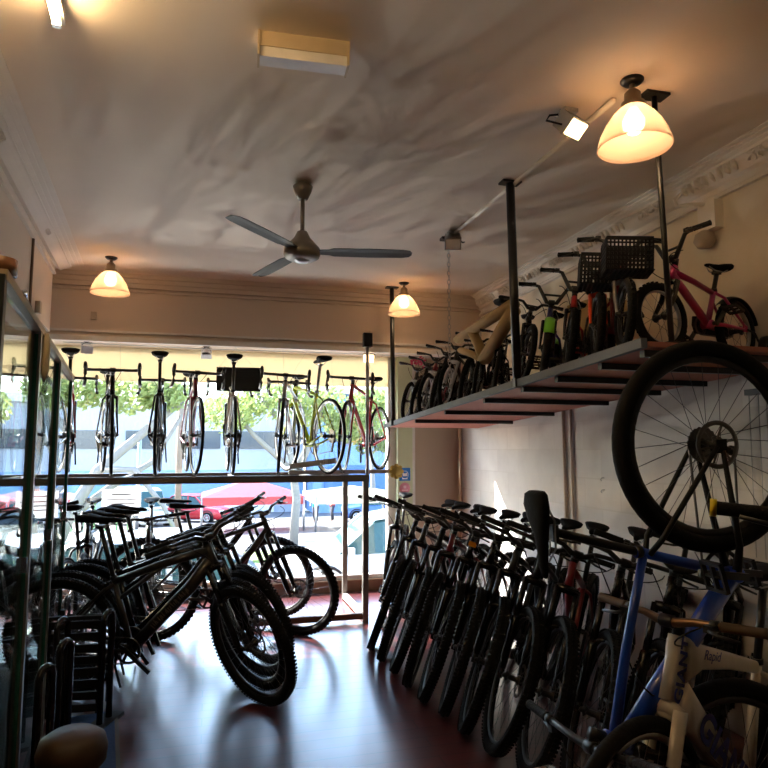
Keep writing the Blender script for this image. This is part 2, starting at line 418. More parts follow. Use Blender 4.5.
    if not kids or key == 'junior':
        mb = MB(); q = A+V((.005, -.055, -.035)); mb.box(q, (.04, .02, .045)); mb.bar(q, q+V((.02, .008, -.085)), .02, .012, (0, 1, 0))
        mb.lathe(q+V((.02, .008, -.09)), [(.018, -.004), (.018, .004)], 12, 'y'); mb.lathe(q+V((.0, .008, -.045)), [(.018, -.004), (.018, .004)], 12, 'y')
        o['rear_derailleur'] = mb.mesh('derailleur '+key)
    # extras
    mb = MB()
    mb.tube([B+V((-.10, .05, -.01)), B+V((-.14, .06, -B.z*.3)), B+V((-.16, .06+B.z*.42, -B.z+.01))], [.010, .009, .008], 8); o['kickstand'] = mb.mesh('kickstand '+key)
    def guard(c, a0, a1, R, wid):
        mb = MB(); rows = []; n = 18
        for i in range(n+1):
            q = R_(a0+(a1-a0)*i/n)
            for j in range(7):
                t = -1+j/3; rr = R+.02-.012*t*t
                rows.append(V(c)+V((rr*math.cos(q), wid*t, rr*math.sin(q))))
        for lay in (0,):
            fs = [(i*7+j, i*7+j+1, (i+1)*7+j+1, (i+1)*7+j) for i in range(n) for j in range(6)]
        mb.add(rows, fs, True); b = len(rows)
        inner = [p-(p-V(c)).normalized()*.003 for p in rows]
        mb.add(inner, fs, True)
        return mb
    o['front_mudguard'] = guard(g.Fa, 20, 135, S['R'], S['tr']*1.35).mesh('front mudguard '+key)
    o['rear_mudguard'] = guard(g.Ra, 45, 165, S['R'], S['tr']*1.35).mesh('rear mudguard '+key)
    if kids:
        mb = MB()
        q0 = B+V((0, y-.012, 0)); pl = [(B.x+.06, B.z+.055), (B.x+.07, B.z), (B.x+.045, B.z-.05), (A.x, A.z-.04), (A.x-.03, A.z), (A.x, A.z+.04), (B.x-.03, B.z+.065)]
        mb.prism(pl, y-.016, y-.009, 'y'); o['chain_guard'] = mb.mesh('chain guard '+key)
        o['training'] = {}
        for s in (-1, 1):
            mb = MB(); c = A+V((-.03, s*.17, -S['R']+.075)); prof = [(.075-.0, -.014), (.075, .014), (.05, .018), (.02, .012), (.02, -.012), (.05, -.018)]
            mb.ringy(c, 0, prof, 28); mb.tube([A+V((0, s*.075, 0)), A+V((-.02, s*.11, -.03)), c+V((0, -s*.03, .0)), c+V((0, s*.012, 0))], .007, 6, ref=(1, 0, 0))
            o['training'][s] = mb.mesh('training wheel '+key)
        mb = MB(); bx, by, bz = .17, .25, .18; c = C+V((.14, 0, -.17))
        def lat(p, ux, uy, nx, ny, tp=1.):
            for i in range(nx+1):
                t = i/nx; mb.bar(p+ux*t, p+ux*t+uy, .009, .006, ux.cross(uy).normalized())
            for j in range(ny+1):
                t = j/ny; mb.bar(p+uy*t, p+ux+uy*t, .009 if j < ny else .022, .006, ux.cross(uy).normalized())
        x, yv, z = V((bx, 0, 0)), V((0, by, 0)), V((0, 0, bz)); p = c-(x+yv+z)/2
        lat(p, yv, z, 12, 7); lat(p+x, yv, z, 12, 7); lat(p, x, z, 8, 7); lat(p+yv, x, z, 8, 7); lat(p, x, yv, 7, 10)
        o['basket'] = mb.mesh('basket '+key)
    GC[key] = o
    return o

def child(name, me, m, parent, mtx=None, label=None):
    o = link(name, me, m, parent)
    if mtx is not None: o.matrix_basis = mtx
    if label: o['label'] = label
    return o
def bike(name, key, label, group, colour='blackpaint', steer=0., fork=None, rim='rimblack', grip='grip', saddle='saddle', bar='blackmetal',
         front=True, extras=(), cat='bicycle', crank='blackmetal', guard='blackmatte', spoke='spoke', spf='blackmetal', tyre='rubber', detail=True):
    S = SPEC[key]; g = geometry(S); o = bike_meshes(key)
    root = empty(name, (0, 0, 0), label, cat, group)
    T = M.Translation(g.P) @ M.Rotation(R_(steer), 4, g.u) @ M.Translation(-g.P)
    fr = child('frame', o['frame'], colour, root)
    if 'rear_triangle' in o: child('rear_triangle', o['rear_triangle'], 'blackmatte', root, None, 'black rear triangle')
    fk = child('fork', o['fork'], fork or ('blackpaint' if S['susp'] else colour), root, T)
    for nm in ('front', 'rear'):
        if nm == 'front' and not front: continue
        w = child(nm+'_wheel', o[nm+'_tyre'], tyre, root, T if nm == 'front' else None)
        for p, mm in (('rim', rim), ('spokes', spoke), ('hub', 'blackmetal'), ('disc_rotor', 'cassette'), ('cassette', 'cassette')):
            if nm+'_'+p in o: child(p, o[nm+'_'+p], mm, w)
    hb = child('handlebar', o['handlebar'], bar, root, T)
    child('stem', o['stem'], 'blackmetal' if bar in ('blackmetal', 'tanbar') else bar, hb)
    for s in (-1, 1):
        if o['grip'][s]: child('grip', o['grip'][s], grip, hb)
        child('brake_lever', o['lever'][s], 'blackmetal' if bar != 'chrome' else 'chrome', hb)
    child('cables', o['cables'], 'blackmatte', hb)
    sp = child('seatpost', o['seatpost'], spf, root)
    sd = child('saddle', o['saddle'], saddle, root); child('rails', o['rails'], 'steel', sd)
    cr = child('crankset', o['crankset'], crank, root)
    for s in (-1, 1): child('crank_arm', o['arm'][s], crank, cr)
    if S.get('pedals', True):
        for s in (-1, 1): child('pedal', o['pedal'][s], 'blackmatte', cr)
    turn = (len(label)*37 % 11-5)*6.; cr.matrix_basis = M.Translation(g.BB) @ M.Rotation(R_(turn), 4, 'Y') @ M.Translation(-g.BB)
    child('chain', o['chain'], 'cassette', root)
    if 'rear_derailleur' in o: child('rear_derailleur', o['rear_derailleur'], 'blackmetal', root)
    if 'kick' in extras: child('kickstand', o['kickstand'], 'steel' if 'kicksilver' in extras else 'blackmetal', root)
    if 'fguard' in extras: child('front_mudguard', o['front_mudguard'], guard, root, T)
    if 'rguard' in extras: child('rear_mudguard', o['rear_mudguard'], guard if 'fguard' in extras else 'blackmatte', root)
    if 'chainguard' in extras: child('chain_guard', o['chain_guard'], 'blackmatte', root)
    if 'train' in extras:
        for s in (-1, 1): child('training_wheel', o['training'][s], 'blackmatte', root)
    if 'basket' in extras: child('basket', o['basket'], 'blackmatte', root, T)
    root['wb'] = S['wb']
    return root
def at_front(b, x, y, z, head, lean=0., pitch=0.):
    """put the front wheel's contact point at (x, y, z); head = compass of travel in degrees from +X"""
    h = R_(head); w = b['wb']/2; b.rotation_euler = (R_(lean), R_(pitch), h)
    b.location = (x-w*math.cos(h), y-w*math.sin(h), z); del b['wb']
    return b
def at_rear(b, x, y, z, head, lean=0., pitch=0.):
    h = R_(head); w = b['wb']/2; b.rotation_euler = (R_(lean), R_(pitch), h)
    b.location = (x+w*math.cos(h), y+w*math.sin(h), z); del b['wb']
    return b
def text_on(parent, txt, size, origin, xdir, ydir, m, name='lettering', bold=0.0, shear=0., spacing=1.):
    cu = bpy.data.curves.new(name, 'FONT'); cu.body = txt; cu.size = size; cu.extrude = .0004; cu.offset = bold; cu.shear = shear; cu.space_character = spacing
    cu.align_x = 'LEFT'; cu.align_y = 'CENTER'
    tmp = bpy.data.objects.new('tmp', cu); COL.objects.link(tmp)
    me = bpy.data.meshes.new_from_object(tmp.evaluated_get(bpy.context.evaluated_depsgraph_get()))
    bpy.data.objects.remove(tmp); bpy.data.curves.remove(cu)
    me.materials.clear(); me.materials.append(MT['blackmatte'])
    x = V(xdir).normalized(); z = x.cross(V(ydir)).normalized(); y = z.cross(x)
    o = link(name, me, m, parent)
    o.matrix_basis = M.Translation(V(origin)) @ M((x, y, z)).transposed().to_4x4()
    return o

# ---------------------------------------------------------------- room shell
def floor_mat():
    m, nt, b = nodes('polished red board floor'); N = nt.nodes; L = nt.links
    tc = N.new('ShaderNodeTexCoord'); mp = N.new('ShaderNodeMapping'); L.new(tc.outputs['Object'], mp.inputs['Vector'])
    br = N.new('ShaderNodeTexBrick'); br.offset = .37; br.inputs['Scale'].default_value = 1.
    br.inputs['Brick Width'].default_value = 1.8; br.inputs['Row Height'].default_value = .11; br.inputs['Mortar Size'].default_value = .0035
    br.inputs['Color1'].default_value = (.13,.020,.020,1); br.inputs['Color2'].default_value = (.095,.016,.016,1); br.inputs['Mortar'].default_value = (.02,.006,.006,1)
    L.new(mp.outputs[0], br.inputs['Vector'])
    nz = N.new('ShaderNodeTexNoise'); nz.inputs['Scale'].default_value = 7; nz.inputs['Detail'].default_value = 5
    mp2 = N.new('ShaderNodeMapping'); mp2.inputs['Scale'].default_value = (.4, 6, 1); L.new(tc.outputs['Object'], mp2.inputs['Vector']); L.new(mp2.outputs[0], nz.inputs['Vector'])
    mx = N.new('ShaderNodeMix'); mx.data_type = 'RGBA'; mx.blend_type = 'MULTIPLY'; mx.inputs['Factor'].default_value = .5
    L.new(br.outputs['Color'], mx.inputs['A']); L.new(nz.outputs['Color'], mx.inputs['B']); L.new(mx.outputs['Result'], b.inputs['Base Color'])
    rr = N.new('ShaderNodeMapRange'); rr.inputs['To Min'].default_value = .24; rr.inputs['To Max'].default_value = .38
    L.new(nz.outputs['Fac'], rr.inputs['Value']); L.new(rr.outputs[0], b.inputs['Roughness'])
    b.inputs['Specular IOR Level'].default_value = .9; b.inputs['Coat Weight'].default_value = .7; b.inputs['Coat Roughness'].default_value = .22; b.inputs['Coat IOR'].default_value = 1.7
    bp = N.new('ShaderNodeBump'); bp.inputs['Strength'].default_value = .12; bp.inputs['Distance'].default_value = .004
    L.new(br.outputs['Fac'], bp.inputs['Height']); L.new(bp.outputs['Normal'], b.inputs['Normal'])
    return m
def plaster(name, col, patch, scale=2.2, amt=.5, bump=.15, brick=False, rough=.75):
    m, nt, b = nodes(name); N = nt.nodes; L = nt.links
    tc = N.new('ShaderNodeTexCoord'); nz = N.new('ShaderNodeTexNoise'); nz.inputs['Scale'].default_value = scale; nz.inputs['Detail'].default_value = 7; nz.inputs['Roughness'].default_value = .6
    L.new(tc.outputs['Object'], nz.inputs['Vector'])
    cr = N.new('ShaderNodeValToRGB'); cr.color_ramp.elements[0].position = .38; cr.color_ramp.elements[1].position = .72
    cr.color_ramp.elements[0].color = (0,0,0,1); cr.color_ramp.elements[1].color = (amt,amt,amt,1)
    L.new(nz.outputs['Fac'], cr.inputs[0])
    mx = N.new('ShaderNodeMix'); mx.data_type = 'RGBA'; mx.inputs['A'].default_value = col+(1,); mx.inputs['B'].default_value = patch+(1,)
    L.new(cr.outputs[0], mx.inputs['Factor'])
    out = mx.outputs['Result']
    b.inputs['Roughness'].default_value = rough
    bp = N.new('ShaderNodeBump'); bp.inputs['Strength'].default_value = bump; bp.inputs['Distance'].default_value = .01
    if brick:
        mp = N.new('ShaderNodeMapping'); mp.inputs['Rotation'].default_value = (R_(90), 0, R_(90)); L.new(tc.outputs['Object'], mp.inputs['Vector'])
        sx = N.new('ShaderNodeSeparateXYZ'); cb = N.new('ShaderNodeCombineXYZ'); L.new(tc.outputs['Object'], sx.inputs[0]); L.new(sx.outputs['Y'], cb.inputs['X']); L.new(sx.outputs['Z'], cb.inputs['Y'])
        br = N.new('ShaderNodeTexBrick'); br.inputs['Scale'].default_value = 1; br.inputs['Brick Width'].default_value = .44; br.inputs['Row Height'].default_value = .215; br.inputs['Mortar Size'].default_value = .006
        br.inputs['Color1'].default_value = (1,1,1,1); br.inputs['Color2'].default_value = (.84,.84,.85,1); br.inputs['Mortar'].default_value = (.86,.85,.84,1)
        L.new(cb.outputs[0], br.inputs['Vector'])
        m2 = N.new('ShaderNodeMix'); m2.data_type = 'RGBA'; m2.blend_type = 'MULTIPLY'; m2.inputs['Factor'].default_value = .8
        L.new(out, m2.inputs['A']); L.new(br.outputs['Color'], m2.inputs['B']); out = m2.outputs['Result']
    L.new(nz.outputs['Fac'], bp.inputs['Height']); L.new(bp.outputs['Normal'], b.inputs['Normal'])
    L.new(out, b.inputs['Base Color'])
    return m
MT['floor'] = floor_mat()
MT['ceiling'] = plaster('aged ceiling paint', (.82,.73,.63), (.73,.64,.55), 1.1, .6, .08)
MT['wall'] = plaster('painted block wall', (.84,.82,.80), (.60,.58,.58), 1.6, .7, .2, True)
MT['wallup'] = plaster('lamp warmed plaster wall', (.76,.67,.53), (.84,.80,.71), 2.5, .8, .15)  # warm tone of the lamp light is put into the upper wall's colour
MT['backwall'] = plaster('dark brown paint', (.10,.08,.065), (.07,.055,.045), 1.5, .5)
MT['beige'] = plaster('beige paint', (.70,.61,.53), (.66,.57,.50), 1.5, .5, .06)
MT['tan'] = plaster('tan paint', (.50,.42,.33), (.44,.37,.29), 1.8, .5, .06)
MT['cornice'] = plaster('cornice plaster', (.84,.79,.73), (.76,.71,.65), 6, .5, .1)
MT['pier'] = plaster('pale green paint', (.60,.68,.47), (.55,.63,.43), 3, .5, .05)
MT['trimwhite'] = mat('white gloss trim', (.75,.74,.72), .4)
MT['wood'] = mat('brown timber', (.16,.09,.05), .5)
MT['sheet'] = translucent('cream sheet', (.74,.66,.51), .40)
MT['winglass'] = glassmat('window glass', (.97,.985,.98), .05)
MT['caseglass'] = glassmat('cabinet glass', (.80,.88,.86), .05)
MT['edgeglass'] = mat('green glass edge', (.03,.16,.13), .15, spec=.8)

H = 3.1; YW = 7.0; XR = 2.75; XL = -3.2; YB = -1.6
floor = struct('floor', MB().box(((XL+XR)/2, (YB+YW)/2, -.05), (XR-XL+.4, YW-YB+.4, .1)), 'floor')
struct('ceiling', MB().box(((XL+XR)/2, (YB+YW)/2, H+.05), (XR-XL+.4, YW-YB+.4, .1)), 'ceiling')
struct('wall_right', MB().box((XR+.06, (YB+YW)/2, 1.0), (.12, YW-YB+.3, 2.0)), 'wall')
struct('wall_right_upper', MB().box((XR+.06, (YB+YW)/2, 2.55), (.12, YW-YB+.3, 1.1)), 'wallup')
struct('wall_left', MB().box((XL-.06, (YB+YW)/2, H/2), (.12, YW-YB+.3, H)), 'backwall')
struct('wall_back', MB().box(((XL+XR)/2, YB-.06, H/2), (XR-XL+.3, .12, H)), 'backwall')
# bulkhead over the glass cases, running along the left side
mb = MB(); a, b = V((-.76, YB, 0)), V((-1.335, 6.0, 0)); d = (b-a).normalized(); nl = V((-d.y, d.x, 0))
mb.add([a+V((0,0,2.5)), b+V((0,0,2.5)), b+nl*.25+V((0,0,2.5)), a+nl*.25+V((0,0,2.5)), a+V((0,0,H)), b+V((0,0,H)), b+nl*.25+V((0,0,H)), a+nl*.25+V((0,0,H))],
       [(0,3,2,1),(4,5,6,7),(0,1,5,4),(1,2,6,5),(2,3,7,6),(3,0,4,7)])
struct('wall_left_bulkhead', mb, 'beige')
# header above the shop window, pier, front wall
struct('wall_front_header', MB().box(((XL+XR)/2, 6.36, 2.805), (XR-XL, .14, .61)).box(((XL+XR)/2, 6.72, 2.56), (XR-XL, .6, .06)), 'beige')
struct('wall_front', MB().box((2.49, YW+.05, H/2), (.54, .14, H)), 'tan')
struct('wall_front_pier', MB().box((2.085, YW-.03, 1.3), (.17, .16, 2.6)), 'pier')
mb = MB(); mb.box((1.955, YW+.02, 1.3), (.09, .1, 2.6)); mb.box((2.195, YW+.0, 1.3), (.05, .1, 2.6)); struct('trim_1', mb, 'trimwhite')
# window: sill, frame, glass, cream sheet above
mb = MB().box(((XL+1.91)/2, YW+.02, .06), (1.91-XL, .14, .12)); struct('window_1_sill', mb, 'wood')
mb = MB(); mb.box(((XL+1.91)/2, YW+.03, 2.62), (1.91-XL, .1, .06)); mb.box((XL+.03, YW+.03, 1.3), (.06, .08, 2.6)); mb.box(((XL+1.91)/2, YW+.03, .14), (1.91-XL, .06, .05))
wfr = struct('window_1', mb, 'trimwhite')
struct('pane', MB().box(((XL+1.91)/2, YW+.05, 1.36), (1.91-XL-.06, .008, 2.46)), 'winglass', wfr)
mb = MB().box(((XL+1.91)/2, YW-.03, 2.375), (1.91-XL, .012, .36))
bl = obj('window_sheet', mb, 'sheet'); tag(bl, 'long cream translucent sheet across the top of the shop window', 'window shade')
# white channel and wires at the header's foot
struct('trim_2', MB().box(((XL+XR)/2, 6.27, 2.50), (XR-XL, .04, .05)).box(((XL+XR)/2, 6.275, 2.57), (XR-XL, .03, .02)), 'trimwhite')
def swag(mb, rnd, base, ax, outv, upv, n=5, sc_=.10):
    for i in range(n):
        c = base+ax*((i-(n-1)/2)*sc_*.85); pts = []
        sg = 1 if i % 2 else -1
        for j in range(12):
            t = j/11; r = sc_*(.55-.4*t); q = t*4.6+rnd.random()*.15
            pts.append(c+ax*(r*math.cos(q)*sg)+upv*(r*math.sin(q))+outv*.008)
        mb.tube(pts, [sc_*.15*(1-.5*j/11) for j in range(12)], 6)
        for k in range(3):
            q = (k-1)*.8+1.57; p = c+upv*sc_*.35
            mb.tube([p, p+(ax*math.cos(q)+upv*math.sin(q))*sc_*.3+outv*.012, p+(ax*math.cos(q)+upv*math.sin(q))*sc_*.55], [sc_*.08, sc_*.15, .003], 6)
def cornice(name, a, b, inn, depth, drop, orn, dent=True):
    """inn = horizontal unit vector away from the wall"""
    a = V(a); b = V(b); ax = (b-a).normalized(); L = (b-a).length; inn = V(inn); up = V((0,0,1)); mb = MB()
    prof = [(0,-drop), (.025,-drop), (.025,-drop+.02), (.012,-drop+.03), (.02,-drop+.06), (depth*.25,-drop*.62), (depth*.45,-drop*.38), (depth*.55,-drop*.30), (depth*.6,-drop*.30), (depth*.6,-drop*.22), (depth*.72,-drop*.16), (depth*.72,-drop*.12), (depth*.85,-drop*.09), (depth*.85,-drop*.05), (depth,-drop*.03), (depth,0), (0,0)]
    vs = [a+inn*p+up*q for p, q in prof]+[b+inn*p+up*q for p, q in prof]; n = len(prof)
    mb.add(vs, [(i, (i+1) % n, n+(i+1) % n, n+i) for i in range(n)]+[tuple(range(n)), tuple(range(2*n-1, n-1, -1))])
    base = inn*(depth*.30)+up*(-drop*.56); slope = (inn*(depth*.2)+up*(drop*.24)).normalized(); outv = (inn*.7-up*.7).normalized()
    rnd = random.Random(3)
    for t0, n_ in orn: swag(mb, rnd, a+ax*t0+base+slope*.02, ax, outv, slope, n_, drop*.30)
    if dent:
        k = int(L/.055); skip = [(t0-n_*.055, t0+n_*.055) for t0, n_ in orn]
        for i in range(k):
            t = i*.055
            if any(s < t < e for s, e in skip): continue
            c = a+ax*t+base+slope*.035; mb.tube([c-slope*.03, c+outv*.012, c+slope*.03], [.006, .017, .012], 6)
    struct(name, mb, 'cornice')
cornice('trim_3_cornice', (XR, YB, H), (XR, 6.29, H), (-1, 0, 0), .16, .19, [(3.55, 3), (4.2, 2), (5.05, 5), (6.2, 4), (7.2, 4)])
cornice('trim_4_cornice', a+V((0,0,H)), b+V((0,0,H)), (-nl.x, -nl.y, 0), .24, .10, [(5.05, 7), (3.2, 6), (6.6, 4)], False)
mb = MB(); 
for z, dpt in ((H-.02, .10), (H-.06, .07), (H-.10, .05), (2.955, .03)): mb.box(((XL+XR)/2, 6.29-dpt/2, z), (XR-XL, dpt, .04 if z > 2.96 else .018))
struct('trim_5', mb, 'beige')
# conduits on walls
mb = MB(); mb.tube([(XR-.015, 4.66, .02), (XR-.015, 4.66, 2.3)], .014, 8); mb.tube([(XR-.015, 4.55, .02), (XR-.015, 4.55, 2.3)], .012, 8); 
tag(obj('wall_conduit', mb, 'beige'), 'pair of thin pale conduits running up the white right wall', 'conduit')
tag(obj('corner_pipe', MB().tube([(XR-.03, 6.86, .02), (XR-.03, 6.86, 2.5)], .02, 8), 'tan'), 'beige pipe running up the corner beside the pale green pier', 'pipe')
p = a+d*6.62; mb = MB(); q = p-nl*.01; mb.tube([q+V((0,0,2.5)), q+V((0,0,H-.10))], .009, 8)
tag(obj('bulkhead_pipe', mb, 'wood'), 'thin brown pipe up the left bulkhead below the cornice', 'pipe')
tag(obj('junction_box', MB().box((-1.04, 6.279, 2.71), (.05, .03, .07)), 'tan'), 'small beige junction box on the window header', 'electrical box')
q = a+d*6.9-nl*.012
tag(obj('wall_switch', MB().box(q+V((0,0,2.56)), (.05, .05, .09)), 'tan'), 'small beige switch box near the foot of the left bulkhead', 'electrical box')
# signs on the pier
s_ = empty('blue_sticker', (2.02+.06, YW-.112, 1.235), 'small blue square sticker with a white picture, on the pale green pier', 'sticker')
MT['stickblue'] = mat('sticker blue', (.02,.22,.72), .4); MT['stickpale'] = mat('sticker pale blue', (.45,.68,.90), .4); MT['stickwhite'] = mat('sticker white', (.85,.87,.9), .4)
obj('sheet', MB().box((0, 0, 0), (.125, .004, .14)), 'stickblue', s_)
mb = MB(); mb.ringy((0, -.003, -.005), .045, [(0,-.001),(0,.001),(-.008,.001),(-.008,-.001)], 24); obj('picture_ring', mb, 'stickpale', s_)
mb = MB(); mb.prism([(-.03,.02),(.0,.008),(.03,.022),(.028,-.02),(-.02,-.022)], -.005, -.002, 'y'); mb.box((0,-.003,-.047), (.06,.003,.012)); obj('picture', mb, 'stickwhite', s_)
s_ = empty('pink_sticker', (2.02+.06, YW-.112, 1.085), 'round pink sticker below the blue square sticker on the pier', 'sticker')
MT['stickpink'] = mat('sticker pink', (.75,.32,.45), .5); MT['stickpinkpale'] = mat('sticker pale pink', (.9,.65,.72), .5)
obj('sheet', MB().lathe((0,0,0), [(0,-.002),(.06,-.002),(.06,.002),(0,.002)], 24, 'y', False), 'stickpink', s_)
obj('picture', MB().box((0,-.003,.012), (.03,.003,.03)).box((0,-.003,-.022), (.07,.003,.012)), 'stickpinkpale', s_)

# ---------------------------------------------------------------- lights of the room
MT['shade'] = translucent('frosted ribbed glass', (.85,.66,.52), .5, .38)
MT['bulb'] = emit('lit bulb', (1., .72, .40), 6.)
MT['tube'] = emit('lit tube', (1., .68, .33), 14.)
MT['halogen'] = emit('lit spot', (1., .66, .28), 2.5)
MT['brass'] = mat('dull brass', (.30,.24,.17), .4, .8)
def lamp(x, y, lab, k=1., power=4.2):
    r = empty('pendant_lamp', (x, y, H), lab, 'lamp', 'bell glass ceiling lamps')
    obj('ceiling_rose', MB().lathe((0,0,0), [(0,-.02),(.035,-.018),(.05,-.004),(.05,0)], 20), 'blackmetal', r)
    obj('lamp_holder', MB().tube([(0,0,-.01),(0,0,-.05)], .012, 10).lathe((0,0,0), [(.0,-.04),(.02,-.045),(.034,-.06),(.036,-.10),(.05,-.105),(.05,-.135),(.0,-.136)], 20), 'brass', r)
    prof = [(.05,-.125),(.062,-.135),(.09,-.165),(.118,-.205),(.14,-.25),(.152,-.29),(.155,-.305)]
    mb = MB().lathe((0,0,0), prof+[(.151,-.305),(.148,-.29),(.136,-.25),(.114,-.205),(.086,-.165),(.058,-.138)], 64, 'z', False)
    mb.ringy((0,0,-.305), .153, [(0,-.004),(.003,0),(0,.004),(-.003,0)], 48, 'z')
    obj('shade', mb, 'shade', r)
    obj('bulb', MB().lathe((0,0,-.185), [(.0,-.06),(.025,-.054),(.045,-.025),(.046,.0),(.028,.035),(.016,.055),(0,.056)], 16), 'bulb', r)
    ld = bpy.data.lights.new('bulb light', 'POINT'); ld.energy = power; ld.color = (1., .66, .36); ld.shadow_soft_size = .035
    l = bpy.data.objects.new('bulb_light', ld); COL.objects.link(l); l.location = (0, 0, -.215); l.parent = r
    return r
lamp(1.735, 2.31, 'lit bell glass ceiling lamp hanging beside the near post of the bike rack')
lamp(1.77, 5.87, 'lit bell glass ceiling lamp beside the far post of the bike rack')
lamp(-.83, 5.70, 'lit bell glass ceiling lamp near the left bulkhead, over the glass cases')
# fluorescent batten
r = empty('tube_light', (-.545, 2.05, H), 'lit fluorescent tube fixed to the ceiling above the left cornice', 'lamp', rz=R_(4))
obj('batten', MB().box((0, -.2, -.02), (.045, 1.26, .04)), 'trimwhite', r)
obj('tube', MB().tube([(0,-.79,-.065),(0,.37,-.065)], .014, 10), 'tube', r)
for y in (-.80, .385): obj('tube_holder', MB().box((0, y, -.05), (.03, .02, .06)), 'steel', r)
# box light (unlit diffuser)
MT['diffuser'] = mat('milky diffuser', (.82,.80,.78), .35); MT['boxcream'] = mat('cream enamel', (.60,.48,.32), .45)
r = empty('box_light', (.318, 2.415, H), 'unlit box ceiling light with a white diffuser and cream sides', 'lamp', rz=R_(-3))
obj('housing', MB().box((0,0,-.03), (.34,.085,.06)), 'boxcream', r)
mb = MB().prism([(-.038,-.058),(.038,-.058),(.034,-.098),(-.034,-.098)], -.168, .168, 'x'); obj('diffuser', mb, 'diffuser', r)
for s in (-1, 1): obj('end_cap', MB().box((s*.173,0,-.05), (.008,.092,.10)), 'boxcream', r)
# fan
MT['fanblade'] = mat('dark fan blade', (.035,.03,.028), .55, spec=.25); MT['fanmetal'] = mat('fan enamel', (.20,.18,.16), .4, .4)
r = empty('ceiling_fan', (.505, 3.78, H), 'grey three bladed ceiling fan on a short rod', 'ceiling fan')
obj('canopy', MB().lathe((0,0,0), [(.0,0),(.035,-.0),(.06,-.02),(.052,-.05),(.03,-.10),(.0,-.1)], 20), 'fanmetal', r)
obj('rod', MB().tube([(0,0,-.08),(0,0,-.33)], .013, 10), 'fanmetal', r)
obj('motor', MB().lathe((0,0,0), [(0,-.30),(.03,-.30),(.05,-.34),(.09,-.385),(.105,-.40),(.11,-.44),(.10,-.46),(.07,-.475),(.0,-.475)], 28), 'fanmetal', r)
obj('motor_cap', MB().lathe((0,0,0), [(0,-.49),(.035,-.488),(.045,-.474)], 20, 'z', False), 'steel', r)
for k, an in enumerate((-11, 109, 229)):
    an -= 0; q = R_(an); c, s2 = math.cos(q), math.sin(q); rot = M.Rotation(q, 3, 'Z') @ M.Rotation(R_(-11), 3, 'X')
    mb = MB(); sec = []
    for x, w in ((.09,.035),(.16,.04),(.19,.055),(.4,.06),(.60,.056),(.645,.045),(.66,.02)):
        sec.append([rot @ V((x, w, .004+.010))+V((0,0,-.43)), rot @ V((x, 0, .016))+V((0,0,-.43)), rot @ V((x, -w, .006))+V((0,0,-.43)), rot @ V((x, -w, .002))+V((0,0,-.43)), rot @ V((x, 0, .011))+V((0,0,-.43)), rot @ V((x, w, .010))+V((0,0,-.43))])
    mb.loft(sec, smooth=False); obj('blade', mb, 'fanblade', r)
# conduit along ceiling and spots
tag(obj('ceiling_conduit', MB().tube([(1.74, 2.45, H-.015),(1.70, 4.45, H-.015)], .014, 8), 'cornice'), 'long pale conduit along the ceiling between two spotlights', 'conduit')
def spot(x, y, z, lab, aim, lit=True, grp=None, col='steel', top=None):
    r = empty('spotlight', (x, y, z), lab, 'spotlight', grp)
    obj('bracket', MB().box((0,0,-.01), (.07,.05,.02)).tube([(0,0,-.01),(0,0,-.05)], .01, 8), col, r)
    t = V(aim).normalized(); c = V((0,0,-.07))
    side = t.cross(V((0,0,1))).normalized(); up = side.cross(t); rot = M((t, side, up)).transposed()
    hd = MB(); hd.box(c, (.07,.11,.085), rot); hd.box(c+t*.045, (.02,.12,.095), rot); 
    for k in range(4): hd.box(c-t*.045+up*((k-1.5)*.02), (.03,.09,.006), rot)
    if col == 'chrome':
        hd = MB().tube([c-t*.06, c-t*.05, c+t*.0, c+t*.05], [.02, .035, .042, .05], 16, ref=(0,0,1)); hd.bar(V((-.045,0,-.03)), V((-.045,0,-.09)), .02, .008); hd.bar(V((.045,0,-.03)), V((.045,0,-.09)), .02, .008); hd.bar(V((-.045,0,-.03)), V((.045,0,-.03)), .02, .008)
    ho = obj('lamp_head', hd, col, r)
    obj('lens', MB().box(c+t*.058, (.006,.10,.075), rot), 'halogen' if lit else 'stickwhite', r)
    if top: obj('cable', MB().tube(top, .005, 6), 'blackmatte', r)
    return r
spot(1.60, 2.60, H, 'lit silver floodlight on the ceiling beside the near bell lamp', (.25, -.6, -.75), True, None, 'steel', [(0,0,-.02),(-.09,.02,-.03),(-.12,0,-.07),(-.05,-.02,-.09)])
spot(1.69, 4.36, H, 'silver floodlight on the ceiling where the chain hangs from it', (-.2, -.6, -.6), False, None, 'steel', [(.0,.0,-.03),(.10,.05,-.06),(.14,.12,-.03)])
spot(-1.13, 6.52, 2.53, 'chrome spotlight on the window header above the leftmost hanging wires', (.2, -.7, -.6), False, None, 'chrome')
spot(-.05, 6.55, 2.53, 'chrome spotlight on the window header above the black panel', (0, -.4, -.9), False, None, 'chrome')
spot(1.58, 6.55, 2.53, 'lit small floodlight hanging beside the black topped pole', (-.1, -1, -.3), True, None, 'trimwhite')
mb = MB()
for x in (-1.9, -.85, .7, 1.2): mb.tube([(x, 6.6, 2.53),(x+.02, 6.6, 2.1)], .0015, 4)
for x, x2 in ((.25, .05), (.95, .80), (.2, .44)): mb.tube([(x, 6.5, 2.53),(x2, 6.5, 2.28)], .0015, 4)
mb.tube([(-1.3,6.35,2.47),(0,6.34,2.455),(1.2,6.35,2.465),(2.4,6.34,2.46)], .004, 5)
tag(obj('hanging_wires', mb, 'steel'), 'thin steel wires hanging from the header across the cream sheet', 'wire')
r = empty('black_panel', (.265, 6.5, 2.19), 'black flat panel hanging on wires above the window display bikes', 'panel', rz=R_(-6))
obj('panel', MB().box((0,0,0), (.43,.03,.235)), 'blackmatte', r); obj('back_plate', MB().box((.02,.02,0), (.2,.03,.12)), 'blackmetal', r)
